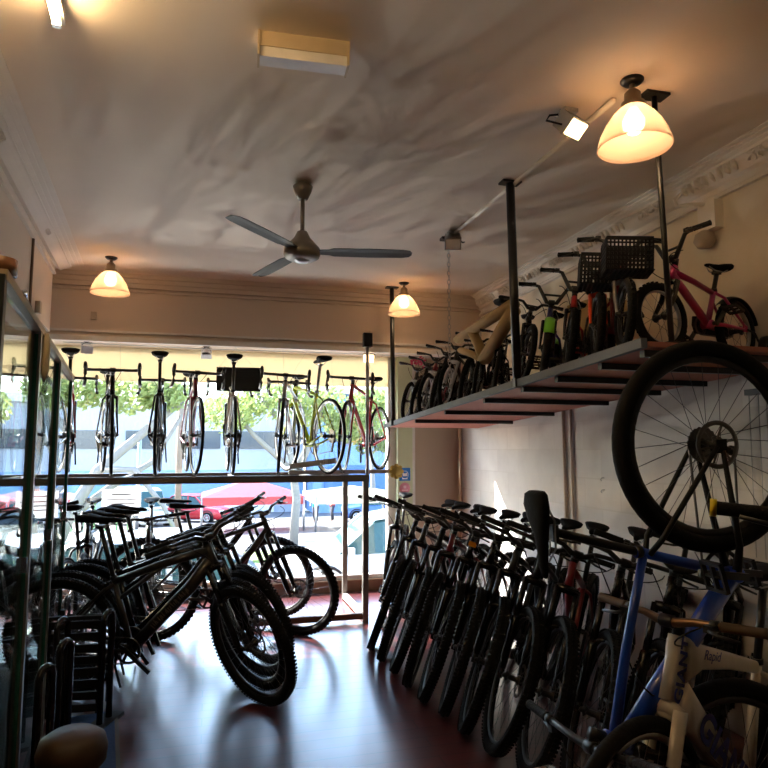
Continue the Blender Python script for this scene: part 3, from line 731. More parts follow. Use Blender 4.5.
r = empty('display_pole', (1.375, 5.72, 1.281), 'thin grey pole with a black box on top, rising from the window rack', 'pole')
obj('rod', MB().tube([(0,0,0),(0,0,1.17)], .016, 8), 'steel', r); obj('box', MB().box((0,0,1.22), (.08,.06,.125)), 'blackmatte', r)

# ---------------------------------------------------------------- hanging rack on the right
RZ = lambda y: 1.745+(6.02-y)*.048
MT['rackboard'] = plaster('red brown laminate', (.42,.15,.11), (.50,.22,.16), 3, .6, .05, rough=.7)
MT['angle'] = mat('grey steel angle', (.11,.12,.135), .65)
rk = empty('hanging_rack', (1.72, 4.2, RZ(4.2)), 'long red brown board rack hung from the ceiling along the right wall', 'rack')
def W(p): return V(p)-V(rk.location)
y0, y1 = 2.28, 6.38
k = 7
for i in range(k):
    ya = y0+(y1-y0)*i/k; yb = y0+(y1-y0)*(i+1)/k-.006
    mb = MB(); mb.add([W((x, y, RZ(y)+dz)) for dz in (0, .022) for (x, y) in ((1.74, ya),(XR-.02, ya),(XR-.02, yb),(1.74, yb))], [(0,3,2,1),(4,5,6,7),(0,1,5,4),(1,2,6,5),(2,3,7,6),(3,0,4,7)])
    obj('board', mb, 'rackboard', rk)
obj('front_rail', MB().bar(W((1.72, y0, RZ(y0)+.015)), W((1.72, y1, RZ(y1)+.015)), .03, .042), 'angle', rk)
for y in (2.35, 2.66, 3.06, 3.45, 4.0, 4.75, 5.5): obj('cross_beam', MB().bar(W((1.76, y, RZ(y)-.016)), W((XR-.05, y, RZ(y)-.016)), .03, .03), 'blackmetal', rk)
def hanger(x, y, x2, y2, r_):
    z = RZ(y2)
    o = MB().tube([W((x, y, H-.005)), W((x2, y2, z-.01))], r_, 10); o.box(W((x, y, H-.008)), (.12, .07, .012)); o.box(W((x2, y2, z+.02)), (.05, .05, .05))
    obj('hanger_post', o, 'blackmetal', rk)
hanger(1.70, 6.05, 1.71, 6.05, .022); hanger(1.70, 3.43, 1.72, 3.43, .026); hanger(1.90, 2.38, 1.92, 2.36, .0125)
mb = MB(); zt, zb = H-.02, RZ(4.5)+.04; n = int((zt-zb)/.034)
for i in range(n):
    z = zt-(i+.5)*.034; pts = []
    for j in range(10):
        q = 2*math.pi*j/10; w_, h_ = .011*math.cos(q), .021*math.sin(q)
        pts.append(W((1.71+(w_ if i % 2 else 0), 4.5+(0 if i % 2 else w_), z+h_)))
    mb.tube(pts, .0032, 5, closed=True)
obj('chain', mb, 'steel', rk)
obj('hook_plate', MB().box(W((1.71, 4.5, H-.012)), (.12,.06,.02)), 'blackmetal', rk)

# ---------------------------------------------------------------- window display rack
SH = 1.25
dr = empty('display_rack', (-.6, 6.2, 0), 'long grey steel stand in front of the shop window, racing bikes on top of it', 'display stand')
def D(p): return V(p)-V((-.6, 6.2, 0))
MT['dullsteel'] = mat('weathered steel', (.22,.20,.18), .5, .6)
for y in (5.72, 6.62): obj('beam', MB().bar(D((-2.9, y, SH)), D((1.39, y, SH)), .05, .06), 'dullsteel', dr)
for x in (1.36, -1.35, -2.85):
    for y in (5.72, 6.62):
        obj('leg', MB().bar(D((x, y, 0)), D((x, y, SH-.03)), .05 if y < 6 else .035, .05), 'dullsteel', dr)
for x in (1.36, -1.35): obj('foot_bar', MB().bar(D((x, 5.72, .04)), D((x, 6.62, .04)), .04, .05), 'trimwhite', dr)
obj('floor_bar', MB().bar(D((.15, 5.74, .05)), D((1.36, 5.74, .05)), .04, .05), 'wood', dr)
for x in (-2.5, -1.6, -.7, .2, .9): obj('cross_bar', MB().bar(D((x, 5.75, SH+.0)), D((x, 6.6, SH+.0)), .04, .04), 'dullsteel', dr)
MT['palewood'] = mat('pale plank', (.58,.56,.54), .6)
SX = [(-1.58,'f'),(-1.35,'r'),(-1.13,'r'),(-.78,'f'),(-.43,'r'),(-.12,'f'),(.19,'r'),(.57,'f'),(.98,'r'),(1.27,'f')]
tag(obj('pale_plank', MB().box((1.20, 5.95, SH+.05), (1.0, .06, .035)), 'palewood'), 'pale plank lying on the right end of the window stand', 'plank')
mb = MB(); mb.bar((.72, 6.0, SH+.10), (1.12, 5.86, SH+.155), .05, .05); tag(obj('slanted_plank', mb, 'palewood'), 'short pale plank tilted on the window stand beside the lime bike', 'plank')
r = empty('yellow_flower', (1.70, 5.905, SH+.05), 'yellow flower shaped disc at the end of the pale plank', 'ornament')
MT['flower'] = mat('yellow felt', (.75,.55,.14), .8)
obj('disc', MB().lathe((0,0,0), [(0,-.012),(.045,-.012),(.045,.012),(0,.012)], 20, 'y', False), 'flower', r)
mb = MB()
for i in range(8):
    q = i*math.pi/4; mb.lathe((.05*math.cos(q), 0, .05*math.sin(q)), [(0,-.01),(.022,-.008),(.022,.008),(0,.01)], 10, 'y', False)
obj('petal_ring', mb, 'flower', r)

# ---------------------------------------------------------------- bikes on the window stand
zs = SH+.035
def shelfbike(x, key, label, fcol, head, rear=False, y=None, **k):
    b = bike('road_bike', key, label, 'racing bikes on the window stand', fcol, **k)
    if rear: return at_rear(b, x, 5.80 if y is None else y, zs, head)
    return at_front(b, x, 5.80 if y is None else y, zs, head)
shelfbike(-1.58, 'road', 'red and white racing bike seen through the nearest glass case, front wheel to the shop', 'red', -80, rim='rimgrey', fork='white', steer=3)
shelfbike(-1.36, 'roadtall', 'black racing bike second from the left on the window stand, behind glass', 'blackpaint', 104, True)
shelfbike(-1.13, 'roadtall', 'red racing bike at the edge of the glass case, tail to the shop', 'red', 99, True, fork='blackpaint')
shelfbike(-.78, 'road', 'black racing bike facing the shop, in front of the pale tree trunks', 'blackpaint', -78, steer=-4)
shelfbike(-.43, 'roadtall', 'black racing bike with tall saddle, tail to the shop, between two facing bikes', 'blackpaint', 92, True, crank='steel')
shelfbike(-.11, 'road', 'dark red racing bike facing the shop, left of the hanging black panel', 'darkred', -84, fork='darkred', steer=4)
shelfbike(.20, 'roadtall', 'white and black racing bike below the hanging black panel', 'white', 91, True, fork='blackpaint', rim='rimgrey')
shelfbike(.60, 'road', 'silver racing bike facing the shop, left of the lime bike', 'silver', -108, fork='silver', steer=12, rim='rimblack')
shelfbike(1.02, 'roadtall', 'lime green racing bike with tall saddle, tail to the shop', 'lime', 105, True, y=5.72, fork='lime', rim='rimgrey', spf='steel')
shelfbike(1.20, 'road', 'dark red racing bike rightmost on the window stand, front towards the shop', 'red', -124, y=5.90, rim='rimgrey', fork='red', steer=14)

# ---------------------------------------------------------------- bikes behind, on the floor by the window
G2 = 'bikes parked under the window stand'
at_front(bike('road_bike', 'roadtall', 'black bike with tall saddle by the window, behind the left row of mountain bikes', G2, 'blackpaint', steer=5), -.88, 6.55, 0, 80)
at_front(bike('road_bike', 'hybrid', 'dark flat bar bike by the window beside the end of the glass cases', G2, 'blackpaint', steer=-5), -.93, 5.70, 0, -84)
at_front(bike('road_bike', 'hybrid', 'dark bike facing the shop in front of the parked silver car', G2, 'gunmetal', steer=-6), -.42, 5.62, 0, -88, 3)
at_front(bike('mountain_bike', 'mtb', 'dark mountain bike under the window stand, its front wheel the furthest right', G2, 'gunmetal', steer=-30), .73, 5.44, 0, -8, -2)
at_front(bike('mountain_bike', 'mtb', 'dark mountain bike under the window stand, second front wheel from the right', G2, 'blackpaint', steer=-30), .62, 6.08, 0, -5, -2)
at_front(bike('mountain_bike', 'mtb', 'dark mountain bike in the corner beside the right foot of the window stand', G2, 'blackpaint', steer=14), 1.50, 5.50, 0, -112, -4)

# ---------------------------------------------------------------- left row of mountain bikes
G3 = 'mountain bikes side by side on the left'
LB = [(.29, 4.06, -19, -38, 'nearest black mountain bike on the left, with pale lettering on its down tube', 'gunmetal'),
      (.29, 4.32, -18, -42, 'second black mountain bike in the left row, just behind the lettered one', 'blackpaint'),
      (.33, 4.56, -19, -36, 'third black mountain bike from the front of the left row', 'blackpaint'),
      (.37, 4.80, -17, -44, 'furthest black mountain bike of the left row, next to the window stand', 'blackpaint')]
for i, (x, y, h, st, lab, c) in enumerate(LB):
    b = bike('mountain_bike', 'trail', lab, G3, c, steer=st, extras=('kick',))
    if i == 0:
        g = geometry(SPEC['trail']); fr = [c_ for c_ in b.children if c_.name.startswith('frame')][0]
        dd = (g.hb-g.BB).normalized(); o0 = g.BB+dd*.20+V((0, -.0335, 0))
        uu = V((-dd.z, 0, dd.x)); mb = MB()   # worn, unreadable lettering: only its strokes show
        for k in range(22):
            hgt = [.034,.026,.034,.018,.030][k % 5]; p_ = o0+dd*(k*.0125+(k//4)*.008); q_ = uu*((k*7 % 5-2)*.002)
            mb.bar(p_-uu*hgt/2+q_, p_+uu*hgt/2+q_+dd*.004*(k % 3-1), .0055, .003, (0, 1, 0))
        child('lettering', mb.mesh('lettering'), 'greytext', fr, None, 'faint worn pale lettering')
    at_front(b, x, y, 0, h, 3)

# ---------------------------------------------------------------- right row
G4 = 'mountain bikes leaning in the right row'
RB = [(1.27, 4.97), (1.28, 4.70), (1.30, 4.45), (1.31, 4.17), (1.33, 3.93), (1.38, 3.70), (1.40, 3.46), (1.44, 3.20), (1.50, 2.95), (1.58, 2.70), (1.72, 2.50)]
ordn = ['furthest', 'second', 'third', 'fourth', 'fifth', 'sixth', 'seventh', 'eighth', 'ninth', 'tenth']
for i, (x, y) in enumerate(RB):
    if i == 0: lab = 'furthest black mountain bike of the right row, nearest the window'
    elif i == len(RB)-1: lab = 'nearest black mountain bike of the leaning right row, kickstand out'
    else: lab = ordn[i]+' mountain bike from the window in the leaning right row'
    if i == 4: lab += ', orange reflector on it'
    b = bike('mountain_bike', 'row', lab, G4, ['blackpaint', 'gunmetal', 'blackmatte', 'darkred', 'blackpaint'][i % 5], steer=[24,20,26,16,24,22,20,26,22,18,20][i], fork='blackpaint',
             extras=('kick', 'kicksilver') if i == len(RB)-1 else (), saddle='saddle')
    if i == 4:
        S = SPEC['mtb']; g = geometry(S); T = M.Translation(g.P) @ M.Rotation(R_(24), 4, g.u) @ M.Translation(-g.P)
        MT['amber'] = mat('amber reflector', (.9,.32,.02), .25)
        child('reflector', MB().box(g.htop+V((.035,0,-.02)), (.012,.05,.03)).mesh('reflector'), 'amber', b, T)
    at_front(b, x, y, 0, -134+[0,1,-1,2,0,-1,1,2,3,2,0][i], -12+[0,.5,-.5,1,0,.6,-.7,.3,1,0,1][i])
at_front(bike('mountain_bike', 'mtb', 'black mountain bike against the right wall behind the blue bike, saddle under the raised wheel', G4, 'blackpaint', steer=10), 2.05, 2.50, 0, -140, -9)

# ---------------------------------------------------------------- blue bike standing on its front wheel
b = bike('mountain_bike', 'enduro', 'blue mountain bike standing nose down, rear wheel high in the air', None, 'blue', fork='blackpaint', steer=8)
del b['wb']; q = R_(3); pt = R_(2.5)
hx = V((-math.cos(q), math.sin(q), 0)); fw = -hx*math.sin(pt)-V((0, 0, 1))*math.cos(pt); up = hx*math.cos(pt)-V((0, 0, 1))*math.sin(pt); lf = up.cross(fw)
mt = M((fw, lf, up)).transposed(); S = SPEC['enduro']
b.rotation_euler = mt.to_euler(); b.location = V((1.66, 1.88, S['R']+S['wb']*math.cos(pt)+.004))-mt @ V((-S['wb']/2, 0, S['R']))
# black bike standing on its rear wheel at the right edge, bars turned right round
b = bike('mountain_bike', 'mtb', 'black bike standing upright at the right edge, yellow collars on its grip', None, 'blackpaint', bar='gunmetal', steer=180)
del b['wb']; g = geometry(S); w = S['barw']/2
S = SPEC['mtb']; g = geometry(S); w = S['barw']/2
T = M.Translation(g.P) @ M.Rotation(math.pi, 4, g.u) @ M.Translation(-g.P)
hb = [c_ for c_ in b.children if c_.name.startswith('handlebar')][0]; C = g.clamp
for s in (-1, 1):
    e = C+V((-.045, s*w, .004)); d0 = (e-(C-V((0,0,.03))+V((-.014, s*.13, .03)))).normalized()
    for t in (.006, .122): child('grip_collar', MB().tube([e-d0*(t-.007), e-d0*(t+.007)], .0195, 12, ref=(1,0,0)).mesh('grip collar'), 'yellow', hb, None, 'yellow grip collar')
fw = V((.03, .02, 1)).normalized(); lf = V((.80, -.57, -.12)); lf = (lf-fw*lf.dot(fw)).normalized(); up = fw.cross(lf)
mt = M((fw, lf, up)).transposed(); b.rotation_euler = mt.to_euler()
eL = T @ (C+V((-.045, w, .004))); b.location = V((1.09, 1.24, 1.372))-mt @ eL

# ---------------------------------------------------------------- white bike in front
b = bike('flat_bar_bike', 'rapid', 'cream white flat bar road bike with dark blue lettering in front of the blue bike', None, 'pearl', fork='pearl', rim='rimgrey', bar='tanbar', grip='browngrip', steer=0)
g = geometry(SPEC['rapid']); fr = [c_ for c_ in b.children if c_.name.startswith('frame')][0]
# the camera sees its left side (+y)
hd = (g.htop-g.hb).normalized()
text_on(fr, 'GIANT', .064, g.hb-hd*.002+V((0, .0322, 0)), hd, (hd.z, 0, -hd.x), 'bluetext', bold=.0022, spacing=1.06)
dd = (g.BB-(g.hb+g.u*.03)).normalized()
text_on(fr, 'GIANT', .125, g.hb+g.u*.03+dd*.14+V((0, .0440, 0)), dd, (dd.z, 0, -dd.x), 'bluetext', bold=.0045, spacing=1.05)
tt0 = g.htop-g.u*SPEC['rapid']['ttdrop']*1.2; td = (g.SC-tt0).normalized()
text_on(fr, 'Rapid', .045, tt0+td*.10+V((0, .0385, -.002)), td, (td.z, 0, -td.x), 'bluetext', shear=.2)
s_h = math.degrees(math.atan2(-.33, -.95))
at_front(b, 1.275, 1.80, 0, s_h)

# ---------------------------------------------------------------- children's bikes on the hanging rack
G5 = "children's bikes on the hanging rack"
def kid(key, x, y, head, lab, col, lean=0, rear=False, ks=None, **k):
    b = bike('kids_bike', key, lab, G5, col, **k); pz = math.degrees(math.atan(.048))
    z = RZ(y)+.024
    k_s = ks or (.80 if key == 'kid' else .72)
    b.scale = (k_s,)*3; b['wb'] *= k_s
    hd = R_(head); pit = math.degrees(math.atan(.048*math.sin(hd)))   # follows the rack's slope
    return (at_rear if rear else at_front)(b, x, y, z, head, lean, pit)
kid('kid', 1.98, 2.50, 197, 'magenta kids bike with training wheels and no basket on the hanging rack', 'magenta', fork='blackpaint', steer=-8, extras=('train', 'rguard', 'chainguard'), rim='rimgrey', lean=1)
kid('kid', 1.80, 2.52, 243, 'dark kids bike with a black basket, at the near end of the rack', 'darkred', fork='silver', steer=4, extras=('basket', 'chainguard'), lean=-2)
kid('kid', 1.80, 2.74, 240, 'kids bike with orange fork and black basket on the rack', 'gunmetal', fork='orange', steer=4, extras=('basket', 'chainguard'), lean=-3)
kid('kid', 1.82, 3.04, 236, 'red kids bike on the rack between the orange fork and the navy bike', 'red', fork='blackpaint', steer=10, lean=-5)
kid('kid', 1.82, 3.30, 236, 'navy blue kids bike on the rack with a lime front mudguard', 'navy', fork='blackpaint', steer=8, extras=('fguard', 'rguard'), guard='green', lean=-5)
kid('junior', 1.84, 3.60, 246, 'black junior bike on the rack beside the thick middle post', 'blackpaint', steer=10, lean=-8)
kid('junior', 1.82, 3.98, 238, 'black junior bike under the near end of the cardboard wrapped frame on the rack', 'blackpaint', steer=10, lean=-7, ks=.56)
kid('junior', 1.82, 4.30, 234, 'black junior bike beneath the middle of the cardboard wrapped frame on the rack', 'blackpaint', steer=8, lean=-7, ks=.56)
r = empty('wrapped_frame', (1.84, 4.12, 2.33), 'bicycle frame wrapped in tan cardboard lying across the bikes on the rack', 'bicycle frame')
for nm_, a_, b_, q in (('top_tube', (0,.52,.02), (0,-.42,.09), .040), ('down_tube', (0,-.42,.05), (.02,.10,-.20), .042), ('seat_tube', (0,.26,.04), (.02,.10,-.20), .034), ('stays', (.02,.10,-.20), (.03,.55,-.06), .028)):
    obj(nm_, MB().tube([a_, (V(a_)+V(b_))/2+V((.006,0,.006)), b_], q, 9, ref=(1,0,0), flat=(1.2,.9)), 'cardboard', r)
r = empty('cardboard_box', (2.45, 3.72, RZ(3.72)+.024), 'plain tan cardboard box standing behind the navy kids bike on the rack', 'box', rz=R_(8))
obj('body', MB().box((0,0,.29), (.30,.22,.58)), 'cardboard', r); obj('flap', MB().box((0,-.115,.55), (.30,.012,.09)), 'cardboard', r)
r = empty('saddle', (2.05, 4.30, 2.49), 'long black bicycle saddle sticking up above the cardboard wrapped frame', 'saddle', rz=R_(-120)); 
obj('seat_pad', saddle_mb((0,0,.06), 1.05), 'saddle', r); obj('post', MB().tube([(0,0,-.10),(0,0,.08)], .014, 8), 'blackmetal', r)
nm = ['dark junior bike on the rack just beyond the hanging chain', 'grey forked junior bike second beyond the hanging chain', 'dark junior bike third beyond the hanging chain on the rack', 'silver forked junior bike fourth beyond the hanging chain',
      'dark junior bike second from the far end of the rack', 'dark junior bike with pink flowers on its bars at the far end of the rack']
for i, lab in enumerate(nm):
    b = kid('junior', 1.87 if i == 0 else 1.81, 4.66+i*.265, 226+(i % 3)*2, lab, ['blackpaint', 'gunmetal', 'blackmatte', 'darkred'][i % 4], fork='silver' if i % 2 else 'blackpaint', steer=[12, 5, 16, 9, 14, 10][i], lean=-9+(i % 2), rim='rimgrey' if i % 2 else 'rimblack')
    if i == 5:
        S = SPEC['junior']; g = geometry(S); T = M.Translation(g.P) @ M.Rotation(R_(10), 4, g.u) @ M.Translation(-g.P); rnd = random.Random(5)
        hbq = [c_ for c_ in b.children if c_.name.startswith('handlebar')][0]; mb = MB()
        for q in range(60):
            c = g.clamp+V((.07+rnd.uniform(-.05,.05), rnd.uniform(-.10,.10), .05+rnd.uniform(-.05,.05))); n_ = V((rnd.uniform(-1,1), rnd.uniform(-1,1), rnd.uniform(-1,1))).normalized()
            t1 = n_.orthogonal().normalized(); t2 = n_.cross(t1)
            mb.add([c, c+t1*.025+n_*.008, c+t1*.035+t2*.012, c+t2*.03+n_*.01, c+n_*.004-t1*.01], [(0,1,2,3),(0,3,4)])
        child('flowers', mb.mesh('flowers'), 'pink', hbq, None, 'bunch of pink artificial flowers')

# wall things above and beside the rack
r = empty('wall_sconce', (XR, 2.98, 2.86), 'old cream wall bracket with a curved hook arm below the right cornice', 'wall bracket')
obj('mount_box', MB().box((-.03,0,-.04), (.06,.13,.16)), 'cornice', r); obj('arm', MB().tube([(-.04,0,.03),(-.10,.06,.05),(-.12,.16,.07),(-.10,.20,.13),(-.07,.14,.17),(-.06,.02,.15),(-.06,-.08,.18)], .012, 8), 'cornice', r)
obj('knob', MB().lathe((-.06,.02,-.17), [(0,-.05),(.04,-.045),(.06,-.01),(.05,.03),(.02,.05),(0,.052)], 16), 'tan', r)
r = empty('cable_bracket', (XR, 2.73, 1.80), 'small grey wall bracket with thin cables hanging down behind the raised wheel', 'wall bracket')
obj('plate', MB().box((-.02,0,0), (.04,.14,.03)), 'angle', r)
for y_ in (-.05, .0, .06): obj('cable', MB().tube([(-.02,y_,0),(-.02,y_+.01,-.85)], .0025, 5), 'steel', r)
for z_, l_ in ((1.30, 'upper small screw hook in the white right wall'), (1.215, 'lower small screw hook in the white right wall')):
    tag(obj('screw_hook', MB().tube([(XR+.004, 4.15, z_),(XR-.02, 4.15, z_),(XR-.03, 4.15, z_-.012),(XR-.022, 4.15, z_-.02)], .004, 6), 'steel'), l_, 'hook')

# ---------------------------------------------------------------- glass display cases on the left
gd = V((-.095, .32, 0)) ; GA = V((-.60, 2.05, 0)); GB = V((-.965, 5.02, 0)); gx = (GB-GA).normalized(); gn = V((-gx.y, gx.x, 0))
ang = math.atan2(gx.y, gx.x)
MT['post'] = mat('dark aluminium post', (.055,.06,.06), .4, .6); MT['postgrey'] = mat('grey aluminium post', (.30,.31,.30), .4, .7); MT['tanrail'] = mat('tan rail', (.45,.37,.24), .5)
cuts = [0., .93, 1.92, 2.97]
for i in range(3):
    p0 = GA+gx*cuts[i]; L = cuts[i+1]-cuts[i]
    r = empty('glass_case', p0, ['nearest glass display case on the left, dark post at its front', 'middle glass display case on the left under a tan top rail', 'furthest glass display case on the left, ending beside the left bikes'][i], 'display case', 'glass display cases', ang)
    obj('glass_front', MB().box((L/2, 0, 1.02), (L-.05, .008, 1.92)), 'caseglass', r)
    if i == 0: obj('glass_side', MB().box((.02, .21, 1.02), (.008, .36, 1.92)), 'caseglass', r)
    for x_ in (L-.022, .034): obj('glass_edge', MB().box((x_, -.006, 1.02), (.011, .014, 1.92)), 'edgeglass', r)
    obj('post', MB().box((.0, 0, 1.0), (.045, .045, 2.0)), 'post' if i == 0 else 'postgrey', r); obj('post', MB().box((.0, .40, 1.0), (.04, .04, 2.0)), 'post', r)
    if i == 2: obj('post', MB().box((L, 0, 1.0), (.03, .03, 2.0)), 'postgrey', r)
    obj('top_rail', MB().box((L/2, 0, 2.005), (L, .05, .03)).box((L/2, .40, 2.005), (L, .04, .03)), 'tanrail', r)
    obj('base', MB().box((L/2, .2, .05), (L, .42, .10)), 'blackmatte', r)
    obj('lock', MB().box((L-.08, -.012, 1.05), (.02, .02, .06)), 'chrome', r)
p = GA+gx*.10+gn*.02
r = empty('tape_roll', (p.x, p.y, 2.022), 'brown roll of tape lying on the nearest glass case', 'tape')
MT['tape'] = mat('brown tape', (.16,.07,.03), .25)
obj('roll', MB().ringy((0,0,.025), .055, [(0,-.025),(0,.025),(-.015,.025),(-.015,-.025)], 28, 'z'), 'tape', r); obj('core', MB().ringy((0,0,.025), .039, [(0,-.0245),(0,.0245),(-.004,.0245),(-.004,-.0245)], 28, 'z'), 'cardboard', r)
p = GA+gx*.55+gn*.01
r = empty('hinged_bracket', (p.x, p.y, 2.022), 'chrome bracket lying on the case rail behind the tape roll', 'bracket', rz=ang)
obj('plate', MB().box((0,0,.012), (.22,.045,.024)), 'post', r); obj('arm', MB().tube([(-.08,0,.03),(0,-.01,.055),(.1,0,.03)], .010, 8), 'chrome', r)
p = GA+gx*1.02-gn*.03
r = empty('hanging_tag', (p.x, p.y, 2.0), 'tan padded strip hanging from the top rail of the middle glass case', 'strip')
obj('strip', MB().tube([(0,0,.0),(0,-.006,-.05),(0,-.006,-.16),(0,0,-.21)], [.012,.02,.02,.004], 10), 'tanrail', r)
# bikes behind the glass
G6 = 'mountain bikes behind the glass cases'
at_front(bike('mountain_bike', 'row', 'black mountain bike behind the end of the furthest glass case, front wheel towards us', G6, 'blackpaint', steer=-14), -1.10, 5.40, 0, -52, 4)
at_front(bike('mountain_bike', 'row', 'dark mountain bike seen through the furthest glass case, second from its end', G6, 'gunmetal', steer=-18, rim='rimgrey'), -1.29, 5.30, 0, -52, 4)
at_front(bike('mountain_bike', 'row', 'dark mountain bike at the far left behind the glass cases', G6, 'blackmatte', steer=-14), -1.50, 5.22, 0, -54, 4)

# ---------------------------------------------------------------- small things on the floor, left
hoops = [(-.52, 4.02, .60, 'black tubular floor hoop by the rear wheel of the nearest left bike'), (-.73, 3.90, .60, 'black tubular floor hoop between the glass case and the slatted crate'),
         (-.66, 3.62, .56, 'black tubular floor hoop right of the case post, second from us'), (-.66, 3.22, .56, 'nearest black tubular floor hoop beside the glass case')]
for x, y, h, lab in hoops:
    r = empty('bike_hoop', (x, y, 0), lab, 'bike stand', 'black floor hoops', R_(70)); pts = [(-.05, 0, .02), (-.05, 0, h-.05)]
    for i in range(9): q = math.pi-math.pi*i/8; pts.append((.05*math.cos(q), 0, h-.05+.05*math.sin(q)))
    pts.append((.05, 0, .02)); obj('hoop', MB().tube(pts, .017, 10), 'blackpaint', r)
    obj('foot_plate', MB().box((0,0,.01), (.26,.10,.02)), 'blackmetal', r)
r = empty('slatted_crate', (-.70, 4.28, 0), 'black slatted crate behind the floor hoops, light showing between its slats', 'crate', rz=R_(-6))
for i in range(8): obj('slat', MB().box((0, -.12, .05+i*.065), (.30, .02, .042)), 'blackmatte', r)
for sx in (-.14, .14):
    for sy in (-.11, .11): obj('post', MB().box((sx, sy, .27), (.025, .025, .54)), 'blackmatte', r)
obj('top_rim', MB().box((0, -.12, .545), (.31, .03, .02)), 'blackmatte', r)
MT['bluemat'] = mat('blue mat', (.02,.07,.24), .6, bump=.3, scale=90); MT['stoolbrown'] = mat('brown vinyl', (.05,.027,.014), .55, bump=.15)
r = empty('floor_mat', (-.55, 3.72, 0), 'blue mat with a pale edge on the floor beside the low stool', 'mat', rz=R_(8))
obj('mat', MB().box((0,0,.008), (.26,.85,.016)), 'bluemat', r); obj('edge_strip', MB().box((.135,0,.009), (.02,.85,.018)), 'angle', r)
r = empty('stool', (-.47, 2.80, 0), 'low stool with a rounded brown seat in front of the glass cases', 'stool')
obj('seat', MB().lathe((0,0,0), [(.0,.31),(.105,.31),(.122,.33),(.126,.375),(.115,.415),(.08,.438),(0,.446)], 32), 'stoolbrown', r)
for i in range(4):
    q = math.pi/4+i*math.pi/2; obj('leg', MB().tube([(.09*math.cos(q), .09*math.sin(q), .312), (.14*math.cos(q), .14*math.sin(q), .0)], .012, 8), 'blackmetal', r)
obj('ring', MB().ringy((0,0,.12), .118, [(.006*math.cos(k*1.05), .006*math.sin(k*1.05)) for k in range(6)], 24, 'z'), 'blackmetal', r)
# silver handled floor pump at the lower right
r = empty('floor_pump', (1.06, 1.98, 0), 'floor pump with a bent silver handle beside the white bike front wheel', 'pump', rz=R_(20))
obj('barrel', MB().tube([(0,0,.02),(0,0,.36)], .018, 12), 'blackpaint', r); obj('rod', MB().tube([(0,0,.36),(0,0,.43)], .006, 8), 'chrome', r)
obj('handle', MB().tube([(-.07,0,.40),(-.075,0,.46),(-.05,0,.49),(.03,0,.48),(.06,0,.46),(.05,0,.435),(0,0,.43)], .013, 10, ref=(0,1,0)), 'chrome', r)
obj('base', MB().bar((-.1,0,.012), (.1,0,.012), .06, .022), 'blackmetal', r)
obj('hose', MB().tube([(.03,0,.03),(.09,.02,.12),(.07,.03,.28),(.03,.02,.36)], .006, 6), 'blackmatte', r)

# ---------------------------------------------------------------- outside
MT['asphalt'] = plaster('asphalt', (.11,.11,.12), (.08,.08,.09), .9, .6, .2)
MT['pave'] = plaster('concrete pavement', (.60,.59,.57), (.52,.51,.50), 1.5, .6, .2)
MT['bldgrey'] = plaster('pale rendered wall', (.40,.43,.50), (.33,.36,.44), .3, .5, .1)
MT['bldblue'] = mat('blue cladding', (.06,.15,.40), .6); MT['bldbluelt'] = mat('light blue cladding', (.17,.30,.56), .6)
MT['bldwin'] = mat('dark window', (.06,.08,.11), .15)
MT['grassm'] = mat('grass', (.25,.36,.10), .8, scale=3)
GZ = lambda y: -1.15-.05*max(0, y-10)
mb = MB(); mb.add([(-40, 8.3, -1.15), (40, 8.3, -1.15), (40, 10, -1.15), (-40, 10, -1.15), (40, 70, GZ(70)), (-40, 70, GZ(70))], [(0,1,2,3),(3,2,4,5)]); struct('street', mb, 'asphalt')
mb = MB().box((-2, 7.7, -.62), (20, 1.2, 1.1)); struct('pavement', mb, 'pave')
mb = MB(); mb.box((0, 19, GZ(19)), (40, 1.6, .3)); struct('verge', mb, 'grassm')
# far building
r = empty('long_building', (-8, 50, GZ(50)), 'long pale building with a blue lower storey across the street', 'building')
obj('wall', MB().box((0,2,4.2), (30,4,8.4)), 'bldgrey', r); obj('parapet', MB().box((0,-.1,8.2), (30.2,.4,.6)), 'trimwhite', r)
obj('blue_band', MB().box((0,-.05,2.2), (30,.3,2.0)), 'bldbluelt', r)
for k in range(7): obj('window', MB().box((-12.5+k*4.0,-.06,5.4), (2.6,.12,1.3)), 'bldwin', r)
for k in range(6): obj('shutter', MB().box((-12+k*4.6,-.12,.9), (3.6,.12,1.7)), ['bldgrey','bldblue','trimwhite'][k % 3], r)
r = empty('blue_building', (15, 47, GZ(47)), 'blue clad building behind the cream canopy', 'building')
obj('wall', MB().box((0,2,4.3), (15.4,4,8.6)), 'bldbluelt', r); obj('roof', MB().box((0,1.6,8.75), (16,5,.35)), 'trimwhite', r)
for k in range(4): obj('window', MB().box((-5.4+k*3.6,-.05,5.8), (2.4,.12,1.4)), 'bldwin', r)
for k in range(4): obj('panel', MB().box((-5.4+k*3.6,-.08,2.2), (3.0,.2,2.4)), 'bldblue', r)
